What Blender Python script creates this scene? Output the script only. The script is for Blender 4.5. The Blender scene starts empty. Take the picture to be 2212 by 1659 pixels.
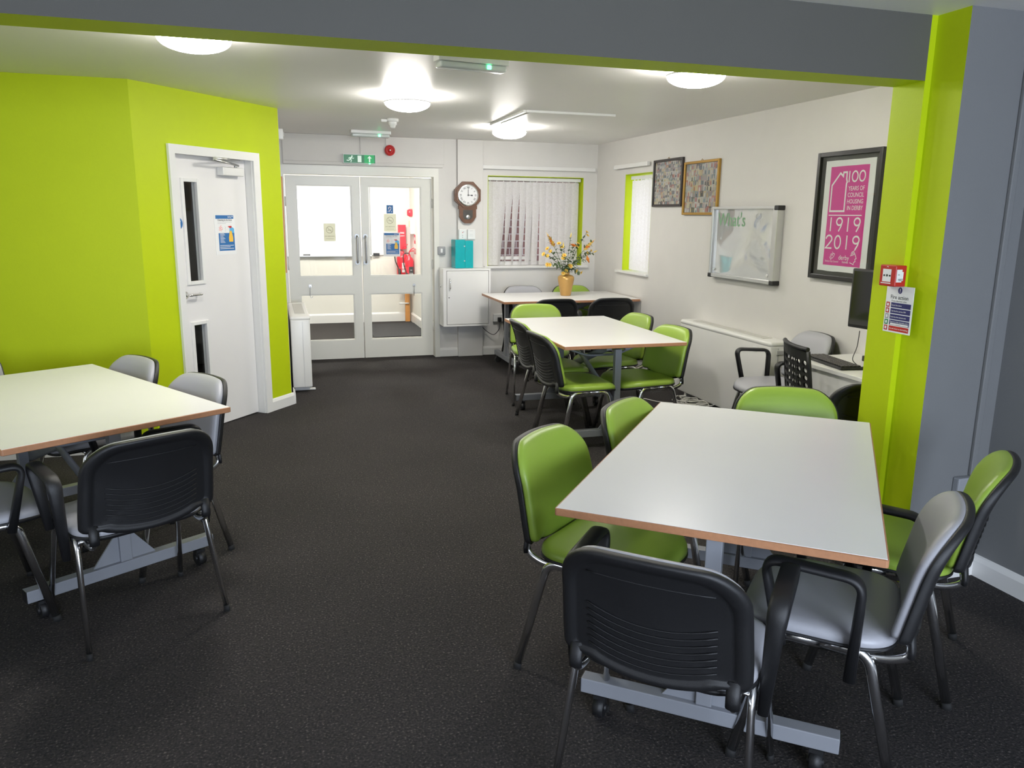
import bpy, bmesh, math, random
from mathutils import Vector, Matrix, Quaternion
random.seed(7)
PI = math.pi
scene = bpy.context.scene
COL = scene.collection
HC = 2.408

# ------------------------------------------------------------------ camera, world, lights, exposure
def make_camera():
    cam = bpy.data.cameras.new('camera'); o = bpy.data.objects.new('camera', cam); COL.objects.link(o)
    f, yaw, pit, roll = 1689.8, -0.2958, 0.2124, 0.0106
    cam.sensor_fit = 'HORIZONTAL'; cam.sensor_width = 36.0; cam.lens = f / 2212 * 36
    cam.clip_start = 0.05; cam.clip_end = 100
    cy, sy, cp, sp = math.cos(yaw), math.sin(yaw), math.cos(pit), math.sin(pit)
    R = Vector((cy, sy, 0)); F = Vector((-sy, cy, 0))
    fwd = cp * F + Vector((0, 0, -sp)); up = sp * F + Vector((0, 0, cp)); dn = -up
    cr, sr = math.cos(roll), math.sin(roll)
    R2 = cr * R - sr * dn; D2 = sr * R + cr * dn
    m = Matrix((R2, -D2, -fwd)).transposed().to_4x4(); m.translation = (0, 0, 1.6)
    o.matrix_world = m
    scene.camera = o
make_camera()

w = bpy.data.worlds.new('dusk_sky'); scene.world = w; w.use_nodes = True
bgn = w.node_tree.nodes['Background']; bgn.inputs[0].default_value = (0.80, 0.82, 0.90, 1); bgn.inputs[1].default_value = 2.8

vs = scene.view_settings
scene.display_settings.display_device = 'sRGB'
vs.view_transform = 'Standard'; vs.look = 'None'; vs.exposure = 0.04; vs.gamma = 1.0; vs.use_curve_mapping = False
scene.cycles.use_denoising = True
scene.cycles.max_bounces = 8; scene.cycles.diffuse_bounces = 5; scene.cycles.glossy_bounces = 4
scene.cycles.transparent_max_bounces = 12; scene.cycles.sample_clamp_indirect = 4.0
scene.cycles.caustics_reflective = False; scene.cycles.caustics_refractive = False

LAMP_E = 86.0        # emission of the ceiling domes
def area(name, loc, rot, sx, sy, power, col, spread=PI):
    l = bpy.data.lights.new(name, 'AREA'); l.shape = 'RECTANGLE'; l.size = sx; l.size_y = sy; l.energy = power; l.color = col
    l.spread = spread
    o = bpy.data.objects.new(name, l); COL.objects.link(o); o.location = loc; o.rotation_euler = rot
    return o
# dusk daylight coming through the windows of the near bay (behind and to the left of the camera)
area('window_daylight', (0.9, -2.95, 1.55), (PI/2, 0, 0), 2.6, 1.2, 240, (0.72, 0.83, 1.0))
area('side_window_daylight', (-4.40, 0.6, 1.6), (PI/2, 0, -PI/2), 1.6, 1.1, 10, (0.72, 0.83, 1.0))

# ------------------------------------------------------------------ materials
def s2l(c):
    return tuple(((x/255)/12.92 if x/255 <= .04045 else ((x/255+.055)/1.055)**2.4) for x in c) + (1,)
MATS = {}
def mat(name, rgb=None, rough=.5, metal=0, spec=.5, var=0.0, vscale=6, bump=0.0, bscale=200, emit=None, estr=0, coat=0, lin=None):
    if name in MATS: return MATS[name]
    m = bpy.data.materials.new(name); m.use_nodes = True; nt = m.node_tree; N = nt.nodes; L = nt.links
    b = N['Principled BSDF']; col = lin + (1,) if lin else s2l(rgb)
    b.inputs['Base Color'].default_value = col; b.inputs['Roughness'].default_value = rough
    b.inputs['Metallic'].default_value = metal; b.inputs['Specular IOR Level'].default_value = spec
    b.inputs['Coat Weight'].default_value = coat
    if emit: b.inputs['Emission Color'].default_value = s2l(emit); b.inputs['Emission Strength'].default_value = estr
    if var or bump:
        tc = N.new('ShaderNodeTexCoord')
    if var:
        n = N.new('ShaderNodeTexNoise'); n.inputs['Scale'].default_value = vscale; n.inputs['Detail'].default_value = 6
        L.new(tc.outputs['Object'], n.inputs['Vector'])
        r = N.new('ShaderNodeMix'); r.data_type = 'RGBA'; r.blend_type = 'MIX'
        r.inputs[6].default_value = tuple(x*(1-var) for x in col[:3]) + (1,)
        r.inputs[7].default_value = tuple(min(1, x*(1+var)) for x in col[:3]) + (1,)
        L.new(n.outputs['Fac'], r.inputs[0]); L.new(r.outputs[2], b.inputs['Base Color'])
    if bump:
        n2 = N.new('ShaderNodeTexNoise'); n2.inputs['Scale'].default_value = bscale; n2.inputs['Detail'].default_value = 3
        L.new(tc.outputs['Object'], n2.inputs['Vector'])
        bp = N.new('ShaderNodeBump'); bp.inputs['Strength'].default_value = bump; bp.inputs['Distance'].default_value = .002
        L.new(n2.outputs['Fac'], bp.inputs['Height']); L.new(bp.outputs[0], b.inputs['Normal'])
    MATS[name] = m
    return m

M = dict(
    green_wall=mat('green wall paint', lin=(.49, .61, .004), rough=.55, var=.03, bump=.15, bscale=120, spec=.3),
    beige_wall=mat('warm grey wall paint', lin=(.71, .69, .66), rough=.6, var=.03, bump=.15, bscale=120, spec=.3),
    grey_wall=mat('mid grey wall paint', lin=(.195, .198, .20), rough=.6, var=.03, bump=.2, bscale=120, spec=.3),
    ceiling=mat('ceiling emulsion', lin=(.90, .885, .86), rough=.42, var=.03, vscale=1.2, bump=.1, bscale=60, spec=.4),
    gloss_white=mat('white gloss paint', lin=(.80, .79, .77), rough=.28, var=.02),
    cream_gloss=mat('grey cream gloss paint', lin=(.78, .77, .71), rough=.32, var=.02),
    door_white=mat('white door skin', lin=(.80, .78, .77), rough=.4, var=.015),
    corr_wall=mat('corridor magnolia paint', lin=(.78, .76, .70), rough=.6, var=.02),
    chrome=mat('chrome', lin=(.90, .90, .90), rough=.16, metal=1),
    steel=mat('brushed steel', lin=(.62, .62, .62), rough=.3, metal=1),
    black_plastic=mat('black plastic', lin=(.012, .012, .013), rough=.42, bump=.35, bscale=900),
    black_gloss=mat('black gloss plastic', lin=(.008, .008, .009), rough=.08),
    rubber=mat('black rubber', lin=(.009, .009, .009), rough=.8),
    green_vinyl=mat('green vinyl', lin=(.29, .43, .055), rough=.33, var=.05, bump=.25, bscale=500),
    grey_vinyl=mat('grey vinyl', lin=(.40, .40, .43), rough=.38, var=.04, bump=.25, bscale=500),
    laminate=mat('white table laminate', lin=(.80, .79, .785), rough=.3, var=.03, vscale=3),
    lipping=mat('beech table lipping', lin=(.42, .20, .10), rough=.45, var=.2, vscale=60),
    table_metal=mat('grey painted steel', lin=(.24, .25, .275), rough=.4, metal=.0),
    heater=mat('heater cream enamel', lin=(.80, .79, .76), rough=.35, var=.02),
    white=mat('white plastic', lin=(.80, .80, .79), rough=.4),
    paper=mat('white paper', lin=(.82, .82, .82), rough=.7),
    dark=mat('dark void', lin=(.01, .01, .01), rough=.8),
    red=mat('red plastic', lin=(.50, .02, .02), rough=.35),
    redpaint=mat('red enamel', lin=(.70, .03, .05), rough=.25),
    teal=mat('teal translucent plastic', lin=(.0, .38, .42), rough=.2, var=.1, vscale=20),
    gold=mat('gold vase glaze', lin=(.58, .34, .11), rough=.32, metal=.55, var=.08, vscale=12),
    walnut=mat('walnut', lin=(.13, .055, .028), rough=.4, var=.35, vscale=25),
    oak=mat('orange wood', lin=(.62, .28, .08), rough=.5, var=.15, vscale=20),
    alu=mat('anodised aluminium', lin=(.66, .66, .66), rough=.33, metal=.8),
    brass=mat('gilt frame', lin=(.42, .24, .05), rough=.4, metal=.5),
    silver=mat('light satin metal', lin=(.75, .75, .74), rough=.35, metal=.4),
    magenta=mat('magenta print', lin=(.62, .035, .28), rough=.5, coat=.0),
    navy=mat('navy print', lin=(.02, .02, .13), rough=.5),
    blue=mat('blue print', lin=(.02, .14, .38), rough=.5),
    ltblue=mat('light blue print', lin=(.10, .42, .72), rough=.5),
    yellow=mat('yellow print', lin=(.85, .50, .05), rough=.5),
    ink=mat('black ink', lin=(.02, .02, .025), rough=.5),
    grey_ink=mat('grey ink', lin=(.35, .35, .36), rough=.5),
    signgreen=mat('sign green', lin=(.0, .20, .07), rough=.35),
    leaf=mat('silk leaf', lin=(.10, .15, .07), rough=.5, var=.5, vscale=30),
    stem=mat('green stem', lin=(.08, .13, .04), rough=.5),
    petal=mat('yellow petal', lin=(.86, .60, .12), rough=.55, var=.2, vscale=60),
    orangepetal=mat('orange petal', lin=(.85, .27, .04), rough=.55, var=.2, vscale=60),
    carpet_mat=mat('dark entrance matting', lin=(.03, .03, .033), rough=.95, bump=1, bscale=150),
)
# carpet
def carpet():
    m = bpy.data.materials.new('dark carpet'); m.use_nodes = True; N = m.node_tree.nodes; L = m.node_tree.links; b = N['Principled BSDF']
    tc = N.new('ShaderNodeTexCoord')
    def noise(s, d=4):
        n = N.new('ShaderNodeTexNoise'); n.inputs['Scale'].default_value = s; n.inputs['Detail'].default_value = d
        L.new(tc.outputs['Object'], n.inputs['Vector']); return n
    fine = noise(120, 2); mid = noise(38, 5); big = noise(1.3, 4)
    ramp = N.new('ShaderNodeValToRGB'); e = ramp.color_ramp.elements
    e[0].position = .36; e[0].color = (.022, .021, .022, 1); e[1].position = .72; e[1].color = (.13, .114, .108, 1)
    el = e.new(.62); el.color = (.044, .040, .039, 1)
    L.new(fine.outputs['Fac'], ramp.inputs[0])
    mx = N.new('ShaderNodeMix'); mx.data_type = 'RGBA'; mx.blend_type = 'MULTIPLY'; mx.inputs[0].default_value = 1
    r2 = N.new('ShaderNodeValToRGB'); r2.color_ramp.elements[0].position = .3; r2.color_ramp.elements[0].color = (.75, .75, .75, 1)
    r2.color_ramp.elements[1].position = .7; r2.color_ramp.elements[1].color = (1.25, 1.22, 1.2, 1)
    ad = N.new('ShaderNodeMath'); ad.operation = 'ADD'; ad.inputs[1].default_value = 0
    mm = N.new('ShaderNodeMath'); mm.operation = 'MULTIPLY_ADD'; mm.inputs[1].default_value = .5; L.new(mid.outputs['Fac'], mm.inputs[0])
    m3 = N.new('ShaderNodeMath'); m3.operation = 'MULTIPLY'; m3.inputs[1].default_value = .5; L.new(big.outputs['Fac'], m3.inputs[0]); L.new(m3.outputs[0], mm.inputs[2])
    L.new(mm.outputs[0], r2.inputs[0])
    L.new(ramp.outputs[0], mx.inputs[6]); L.new(r2.outputs[0], mx.inputs[7]); L.new(mx.outputs[2], b.inputs['Base Color'])
    b.inputs['Roughness'].default_value = .95; b.inputs['Specular IOR Level'].default_value = .15
    bp = N.new('ShaderNodeBump'); bp.inputs['Strength'].default_value = .8; bp.inputs['Distance'].default_value = .004
    L.new(fine.outputs['Fac'], bp.inputs['Height']); L.new(bp.outputs[0], b.inputs['Normal'])
    return m
M['carpet'] = carpet()
def glass_mat(name, tint=(1, 1, 1), gl=.07):
    m = bpy.data.materials.new(name); m.use_nodes = True; N = m.node_tree.nodes; L = m.node_tree.links
    for n in list(N):
        if n.type != 'OUTPUT_MATERIAL': N.remove(n)
    out = [n for n in N if n.type == 'OUTPUT_MATERIAL'][0]
    t = N.new('ShaderNodeBsdfTransparent'); t.inputs[0].default_value = tint + (1,)
    g = N.new('ShaderNodeBsdfGlossy'); g.inputs['Roughness'].default_value = .02
    fr = N.new('ShaderNodeLayerWeight'); fr.inputs[0].default_value = .5
    pw = N.new('ShaderNodeMath'); pw.operation = 'POWER'; pw.inputs[1].default_value = 5; L.new(fr.outputs['Facing'], pw.inputs[0])
    fm = N.new('ShaderNodeMath'); fm.operation = 'MULTIPLY_ADD'; fm.inputs[1].default_value = .6; fm.inputs[2].default_value = .035; L.new(pw.outputs[0], fm.inputs[0])
    mx = N.new('ShaderNodeMixShader'); L.new(fm.outputs[0], mx.inputs[0]); L.new(t.outputs[0], mx.inputs[1]); L.new(g.outputs[0], mx.inputs[2])
    L.new(mx.outputs[0], out.inputs[0]); return m
M['glass'] = glass_mat('window glass', (.96, .97, .96))
M['film'] = glass_mat('frosted sign film', (.62, .64, .58))
def emit_mat(name, col, s):
    m = bpy.data.materials.new(name); m.use_nodes = True; N = m.node_tree.nodes; L = m.node_tree.links
    b = N['Principled BSDF']; b.inputs['Base Color'].default_value = (.8, .8, .8, 1); b.inputs['Emission Color'].default_value = col + (1,); b.inputs['Emission Strength'].default_value = s
    tc = N.new('ShaderNodeTexCoord'); n = N.new('ShaderNodeTexNoise'); n.inputs['Scale'].default_value = 3
    L.new(tc.outputs['Object'], n.inputs['Vector']); mr = N.new('ShaderNodeMapRange'); mr.inputs[3].default_value = .55; mr.inputs[4].default_value = .6
    L.new(n.outputs['Fac'], mr.inputs[0]); L.new(mr.outputs[0], b.inputs['Roughness'])
    return m
M['lamp'] = emit_mat('lit opal diffuser', (1.0, .965, .90), LAMP_E)
M['corr_lamp'] = emit_mat('lit corridor diffuser', (1.0, .97, .91), LAMP_E*2.2)
M['led'] = emit_mat('green indicator light', (.05, 1.0, .35), 7)
M['signglow'] = mat('lit sign green', lin=(.0, .32, .10), rough=.4, emit=(0, 200, 90), estr=.22)
M['signwhite'] = mat('sign white', lin=(.75, .85, .78), rough=.4, emit=(220, 255, 230), estr=.25)
def blind_mat():
    m = bpy.data.materials.new('patterned blind fabric'); m.use_nodes = True; N = m.node_tree.nodes; L = m.node_tree.links
    b = N['Principled BSDF']; out = [n for n in N if n.type == 'OUTPUT_MATERIAL'][0]
    tc = N.new('ShaderNodeTexCoord'); v = N.new('ShaderNodeTexVoronoi'); v.feature = 'DISTANCE_TO_EDGE'; v.inputs['Scale'].default_value = 30
    wv = N.new('ShaderNodeTexNoise'); wv.inputs['Scale'].default_value = 9; wv.inputs['Detail'].default_value = 2
    ml = N.new('ShaderNodeVectorMath'); ml.operation = 'SCALE'; ml.inputs['Scale'].default_value = .12; L.new(wv.outputs['Color'], ml.inputs[0]); L.new(tc.outputs['Object'], wv.inputs['Vector'])
    av = N.new('ShaderNodeVectorMath'); L.new(tc.outputs['Object'], av.inputs[0]); L.new(ml.outputs[0], av.inputs[1]); L.new(av.outputs[0], v.inputs['Vector'])
    r = N.new('ShaderNodeValToRGB'); r.color_ramp.elements[0].position = .03; r.color_ramp.elements[0].color = (.82, .80, .78, 1); r.color_ramp.elements[1].position = .10; r.color_ramp.elements[1].color = (.90, .88, .88, 1)
    L.new(v.outputs['Distance'], r.inputs[0]); L.new(r.outputs[0], b.inputs['Base Color']); b.inputs['Roughness'].default_value = .8
    t = N.new('ShaderNodeBsdfTranslucent'); t.inputs[0].default_value = (.9, .88, .9, 1)
    mx = N.new('ShaderNodeMixShader'); mx.inputs[0].default_value = .30; L.new(b.outputs[0], mx.inputs[1]); L.new(t.outputs[0], mx.inputs[2]); L.new(mx.outputs[0], out.inputs[0])
    return m
M['blind'] = blind_mat()
def brick_mat():
    m = bpy.data.materials.new('brickwork'); m.use_nodes = True; N = m.node_tree.nodes; L = m.node_tree.links; b = N['Principled BSDF']
    tc = N.new('ShaderNodeTexCoord'); mp = N.new('ShaderNodeMapping'); mp.inputs['Rotation'].default_value = (PI/2, 0, 0)
    br = N.new('ShaderNodeTexBrick'); br.inputs['Scale'].default_value = 2.6
    br.inputs['Color1'].default_value = (.27, .12, .11, 1); br.inputs['Color2'].default_value = (.20, .10, .10, 1); br.inputs['Mortar'].default_value = (.55, .50, .50, 1)
    L.new(tc.outputs['Object'], mp.inputs[0]); L.new(mp.outputs[0], br.inputs['Vector']); L.new(br.outputs['Color'], b.inputs['Base Color']); b.inputs['Roughness'].default_value = .9
    return m
M['brick'] = brick_mat()

# ------------------------------------------------------------------ mesh builder
class MB:
    def __init__(s): s.v = []; s.f = []; s.m = []; s.sm = []; s.mats = []; s.mi = 0
    def use(s, m):
        m = M[m] if isinstance(m, str) else m
        if m not in s.mats: s.mats.append(m)
        s.mi = s.mats.index(m); return s
    def add(s, vs, fs, smooth=False):
        o = len(s.v); s.v += [tuple(p) for p in vs]
        for f in fs: s.f.append(tuple(i+o for i in f)); s.m.append(s.mi); s.sm.append(smooth)
        return s
    def box(s, x0, x1, y0, y1, z0, z1, rot=None, c=None):
        vs = [Vector((x, y, z)) for z in (z0, z1) for y in (y0, y1) for x in (x0, x1)]
        if rot is not None:
            c = Vector(c if c is not None else ((x0+x1)/2, (y0+y1)/2, (z0+z1)/2)); vs = [rot @ (p-c) + c for p in vs]
        return s.add(vs, [(0, 2, 3, 1), (4, 5, 7, 6), (0, 1, 5, 4), (2, 6, 7, 3), (0, 4, 6, 2), (1, 3, 7, 5)])
    def bbox(s, x0, x1, y0, y1, z0, z1, r=.004, seg=2):
        bm = bmesh.new(); bmesh.ops.create_cube(bm, size=1)
        for v in bm.verts: v.co = Vector(((x0+x1)/2+v.co.x*(x1-x0), (y0+y1)/2+v.co.y*(y1-y0), (z0+z1)/2+v.co.z*(z1-z0)))
        bmesh.ops.bevel(bm, geom=bm.edges[:], offset=min(r, .49*min(x1-x0, y1-y0, z1-z0)), segments=seg, affect='EDGES', profile=.5)
        bm.verts.index_update(); s.add([v.co[:] for v in bm.verts], [[v.index for v in f.verts] for f in bm.faces], seg > 2); bm.free(); return s
    def prism(s, pts, z0, z1, smooth=False):     # pts in xy (CCW), extruded along z
        n = len(pts); vs = [(x, y, z0) for x, y in pts] + [(x, y, z1) for x, y in pts]
        fs = [tuple(range(n-1, -1, -1)), tuple(range(n, 2*n))]; s.add(vs, fs)
        return s.add(vs, [(i, (i+1) % n, n+(i+1) % n, n+i) for i in range(n)], smooth)
    def plate(s, pts, y0, y1, smooth=False):     # pts in xz (CCW seen from -y), thickness from y0 (front) to y1
        n = len(pts); vs = [(x, y0, z) for x, z in pts] + [(x, y1, z) for x, z in pts]
        s.add(vs, [tuple(range(n)), tuple(range(2*n-1, n-1, -1))])
        return s.add(vs, [((i+1) % n, i, n+i, n+(i+1) % n) for i in range(n)], smooth)
    def tube(s, path, r, r2=None, n=10, cap=True, up=None, closed=False, radii=None):
        P = [Vector(p) for p in path]; r2 = r2 or r; k = len(P); rings = []; nrm = None
        for i, p in enumerate(P):
            if closed: t = (P[(i+1) % k] - P[i-1]).normalized()
            else: t = (P[min(i+1, k-1)] - P[max(i-1, 0)]).normalized()
            if up is not None:
                u = Vector(up); nrm = (u - t*u.dot(t)); nrm = nrm.normalized() if nrm.length > 1e-4 else t.orthogonal().normalized()
            elif nrm is None: nrm = t.orthogonal().normalized()
            else:
                nrm = nrm - t*nrm.dot(t); nrm = nrm.normalized() if nrm.length > 1e-6 else t.orthogonal().normalized()
            b = t.cross(nrm); sc = radii[i] if radii else 1
            rings.append([p + nrm*math.cos(2*PI*j/n)*r*sc + b*math.sin(2*PI*j/n)*r2*sc for j in range(n)])
        vs = [q for R in rings for q in R]; fs = []
        for i in range(k if closed else k-1):
            a = i*n; c = ((i+1) % k)*n
            for j in range(n): fs.append((a+j, a+(j+1) % n, c+(j+1) % n, c+j))
        s.add(vs, fs, True)
        if cap and not closed:
            s.add(rings[0], [tuple(range(n-1, -1, -1))]); s.add(rings[-1], [tuple(range(n))])
        return s
    def cyl(s, p0, p1, r, n=24, r1=None):
        P0, P1 = Vector(p0), Vector(p1); t = (P1-P0).normalized(); a = t.orthogonal().normalized(); b = t.cross(a); r1 = r if r1 is None else r1
        A = [P0 + (a*math.cos(2*PI*j/n) + b*math.sin(2*PI*j/n))*r for j in range(n)]
        B = [P1 + (a*math.cos(2*PI*j/n) + b*math.sin(2*PI*j/n))*r1 for j in range(n)]
        s.add(A+B, [(j, (j+1) % n, n+(j+1) % n, n+j) for j in range(n)], True)
        s.add(A, [tuple(range(n-1, -1, -1))]); s.add(B, [tuple(range(n))]); return s
    def lathe(s, prof, n=32, c=(0, 0, 0), sx=1, sy=1, axis='z'):
        vs = []
        for r, z in prof:
            for j in range(n):
                x, y = r*math.cos(2*PI*j/n)*sx, r*math.sin(2*PI*j/n)*sy
                vs.append((c[0]+x, c[1]+y, c[2]+z) if axis == 'z' else (c[0]+x, c[1]-z, c[2]+y))
        fs = [(i*n+j, i*n+(j+1) % n, (i+1)*n+(j+1) % n, (i+1)*n+j) for i in range(len(prof)-1) for j in range(n)]
        if axis != 'z': fs = fs
        s.add(vs, fs, True)
        return s
    def pillow(s, outline, rings, warp, back=True):
        """outline: closed 2D; rings: list of (scale, depth) from rim centre outward to middle; warp(x,y,d)->3D"""
        n = len(outline); cx = sum(p[0] for p in outline)/n; cy = sum(p[1] for p in outline)/n
        vs = []
        for sc, d in rings:
            for x, y in outline: vs.append(warp(cx+(x-cx)*sc, cy+(y-cy)*sc, d))
        fs = [(i*n+j, i*n+(j+1) % n, (i+1)*n+(j+1) % n, (i+1)*n+j) for i in range(len(rings)-1) for j in range(n)]
        k = len(vs); vs.append(warp(cx, cy, rings[0][1])); vs.append(warp(cx, cy, rings[-1][1]))
        fs += [(k, (j+1) % n, j) for j in range(n)]; o = (len(rings)-1)*n
        fs += [(k+1, o+j, o+(j+1) % n) for j in range(n)]
        return s.add(vs, fs, True)
    def xf(s, mtx):
        s.v = [tuple(mtx @ Vector(p)) for p in s.v]; return s
    def build(s, name, m=None, parent=None, bev=0):
        me = bpy.data.meshes.new(name)
        if m is not None: s.mats = [M[m] if isinstance(m, str) else m] if not s.mats else s.mats
        for q in s.mats: me.materials.append(q)
        me.from_pydata(s.v, [], s.f); me.update()
        for i, p in enumerate(me.polygons): p.material_index = s.m[i] if len(s.mats) > 1 else 0; p.use_smooth = s.sm[i]
        bm = bmesh.new(); bm.from_mesh(me); bmesh.ops.remove_doubles(bm, verts=bm.verts, dist=1e-5) if not bev and any(s.sm) else None
        bmesh.ops.recalc_face_normals(bm, faces=bm.faces) if not getattr(s, 'keep', False) else None
        bm.to_mesh(me); bm.free()
        o = bpy.data.objects.new(name, me); COL.objects.link(o)
        if parent is not None: o.parent = parent
        if bev:
            md = o.modifiers.new('bevel', 'BEVEL'); md.width = bev; md.segments = 2; md.limit_method = 'ANGLE'
        return o
def tag(o, label, cat, group=None, kind=None):
    o['label'] = label; o['category'] = cat
    if group: o['group'] = group
    if kind: o['kind'] = kind
    return o
def thing(name, label, cat, loc=(0, 0, 0), rz=0, group=None, kind=None):
    o = bpy.data.objects.new(name, None); COL.objects.link(o); o.empty_display_size = .1
    o.location = loc; o.rotation_euler = (0, 0, rz)
    return tag(o, label, cat, group, kind)
def copy_tree(o, parent=None):
    c = o.copy(); COL.objects.link(c)
    if parent is not None: c.parent = parent
    for ch in KIDS(o): copy_tree(ch, c)
    return c
def KIDS(o): return [x for x in bpy.data.objects if x.parent == o]
def rrect(x0, x1, y0, y1, rs, seg=8):
    """rounded rectangle; rs = radii for corners (x0y0, x1y0, x1y1, x0y1)"""
    if not isinstance(rs, (tuple, list)): rs = (rs,)*4
    pts = []
    for (cx, cy, a0, r) in ((x0, y0, PI, rs[0]), (x1, y0, 1.5*PI, rs[1]), (x1, y1, 0, rs[2]), (x0, y1, .5*PI, rs[3])):
        sx = 1 if cx == x0 else -1; sy = 1 if cy == y0 else -1
        for k in range(seg+1):
            a = a0 + PI/2*k/seg; pts.append((cx+sx*r+r*math.cos(a), cy+sy*r+r*math.sin(a)))
    return pts
def dens(pts, d):
    out = []
    for i, p in enumerate(pts):
        q = pts[(i+1) % len(pts)]; L = math.hypot(q[0]-p[0], q[1]-p[1]); n = max(1, int(L/d))
        for k in range(n): out.append((p[0]+(q[0]-p[0])*k/n, p[1]+(q[1]-p[1])*k/n))
    return out
def bez(pts, n=8):
    """Catmull-Rom through pts"""
    P = [Vector(p) for p in pts]; out = []
    for i in range(len(P)-1):
        a, b, c, d = P[max(i-1, 0)], P[i], P[i+1], P[min(i+2, len(P)-1)]
        for k in range(n):
            t = k/n; out.append(.5*((2*b)+(-a+c)*t+(2*a-5*b+4*c-d)*t*t+(-a+3*b-3*c+d)*t**3))
    out.append(P[-1]); return out
def fillet(pts, r, seg=6):
    P = [Vector(p) for p in pts]; out = [P[0]]
    for i in range(1, len(P)-1):
        a = (P[i-1]-P[i]); b = (P[i+1]-P[i]); la, lb = a.length, b.length; a.normalize(); b.normalize()
        rr = min(r, la*.49, lb*.49); p0 = P[i]+a*rr; p1 = P[i]+b*rr
        for k in range(seg+1):
            t = k/seg; out.append((1-t)**2*p0 + 2*t*(1-t)*P[i] + t*t*p1)
    out.append(P[-1]); return out

# flat lettering / print: local x right, z up, facing -y
_txtcache = {}
def text_polys(s, size, align='LEFT', offset=0.0, sx=1.0, spacing=1.0):
    key = (s, align, offset, spacing)
    if key not in _txtcache:
        c = bpy.data.curves.new('t', 'FONT'); c.body = s; c.size = 1; c.align_x = align; c.offset = offset; c.resolution_u = 3; c.space_character = spacing
        o = bpy.data.objects.new('t', c); COL.objects.link(o); dg = bpy.context.evaluated_depsgraph_get(); dg.update()
        me = bpy.data.meshes.new_from_object(o.evaluated_get(dg))
        _txtcache[key] = ([v.co[:] for v in me.vertices], [tuple(p.vertices) for p in me.polygons])
        bpy.data.objects.remove(o); bpy.data.curves.remove(c); bpy.data.meshes.remove(me)
    V, F = _txtcache[key]
    return [(x*size*sx, y*size) for x, y, _ in V], F
class Art(MB):
    def __init__(s): super().__init__(); s.y = 0
    def lay(s, y): s.y = -y; return s
    def poly(s, pts, m):
        s.use(m); s.add([(x, s.y, z) for x, z in pts], [tuple(range(len(pts)))]); return s
    def rect(s, x0, x1, z0, z1, m): return s.poly([(x0, z0), (x1, z0), (x1, z1), (x0, z1)], m)
    def disc(s, x, z, r, m, n=20, sx=1): return s.poly([(x+r*sx*math.cos(2*PI*k/n), z+r*math.sin(2*PI*k/n)) for k in range(n)], m)
    def line(s, pts, wd, m, closed=False):
        """one mitred strip, so nothing overlaps itself"""
        s.use(m); P = [Vector((p[0], p[1])) for p in pts]
        if closed and (P[0]-P[-1]).length < 1e-6: P.pop()
        P = [p for i, p in enumerate(P) if i == 0 or (p-P[i-1]).length > 1e-7]
        k = len(P)
        if not closed: # round-ish ends
            P[0] = P[0]+(P[0]-P[1]).normalized()*wd*.35; P[-1] = P[-1]+(P[-1]-P[-2]).normalized()*wd*.35
        vs = []
        for i, p in enumerate(P):
            a = (p-P[i-1]).normalized() if (i or closed) else (P[1]-P[0]).normalized()
            b = (P[(i+1) % k]-p).normalized() if (i < k-1 or closed) else a
            na, nb = Vector((-a.y, a.x)), Vector((-b.y, b.x)); m_ = na+nb
            m_ = m_.normalized() if m_.length > 1e-4 else na
            h = wd/2/max(.45, m_.dot(na)); q = p-m_*h; r = p+m_*h
            vs += [(q.x, s.y, q.y), (r.x, s.y, r.y)]
        fs = [(2*i, 2*((i+1) % k), 2*((i+1) % k)+1, 2*i+1) for i in range(k if closed else k-1)]
        s.add(vs, fs); return s
    def text(s, st, x, z, size, m, align='LEFT', offset=0, sx=1, spacing=1.0):
        V, F = text_polys(st, size, align, offset, sx, spacing); s.use(m); s.add([(x+a, s.y, z+b) for a, b in V], F); return s
    def build(s, name, parent=None, **k):
        s.keep = True; return super().build(name, None, parent)

# ================================================================== SETTING
XR, YB = 3.68, 8.75
def struct(name, mb, m, label, cat):
    o = mb.build(name, m); tag(o, label, cat, kind='structure'); return o
struct('floor', MB().box(-5, 4.2, -3.2, 12.2, -.1, 0), 'carpet', 'dark grey speckled carpet covering the whole room', 'floor')
struct('ceiling', MB().box(-5, 4.2, -3.2, 12.2, HC, HC+.1), 'ceiling', 'off-white painted ceiling over the room', 'ceiling')
# back wall with the double-door opening and the window opening
b = MB()
b.box(.10, 3.93, YB, YB+.22, 2.09, HC); b.box(1.79, 2.357, YB, YB+.22, 0, 2.09); b.box(2.357, 3.511, YB, YB+.22, 0, 1.024)
b.box(2.357, 3.511, YB, YB+.22, 2.034, 2.09); b.box(3.511, 3.93, YB, YB+.22, 0, 2.09)
struct('wall_back', b, 'beige_wall', 'warm grey back wall holding the glazed double doors and a window', 'wall')
# right wall with window
b = MB()
b.box(XR, XR+.25, 2.94, 7.33, 0, HC); b.box(XR, XR+.25, 7.97, YB, 0, HC); b.box(XR, XR+.25, 7.33, 7.97, 0, 1.02); b.box(XR, XR+.25, 7.33, 7.97, 2.04, HC)
struct('wall_right', b, 'beige_wall', 'long warm grey right wall with framed pictures and whiteboard', 'wall')
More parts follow.
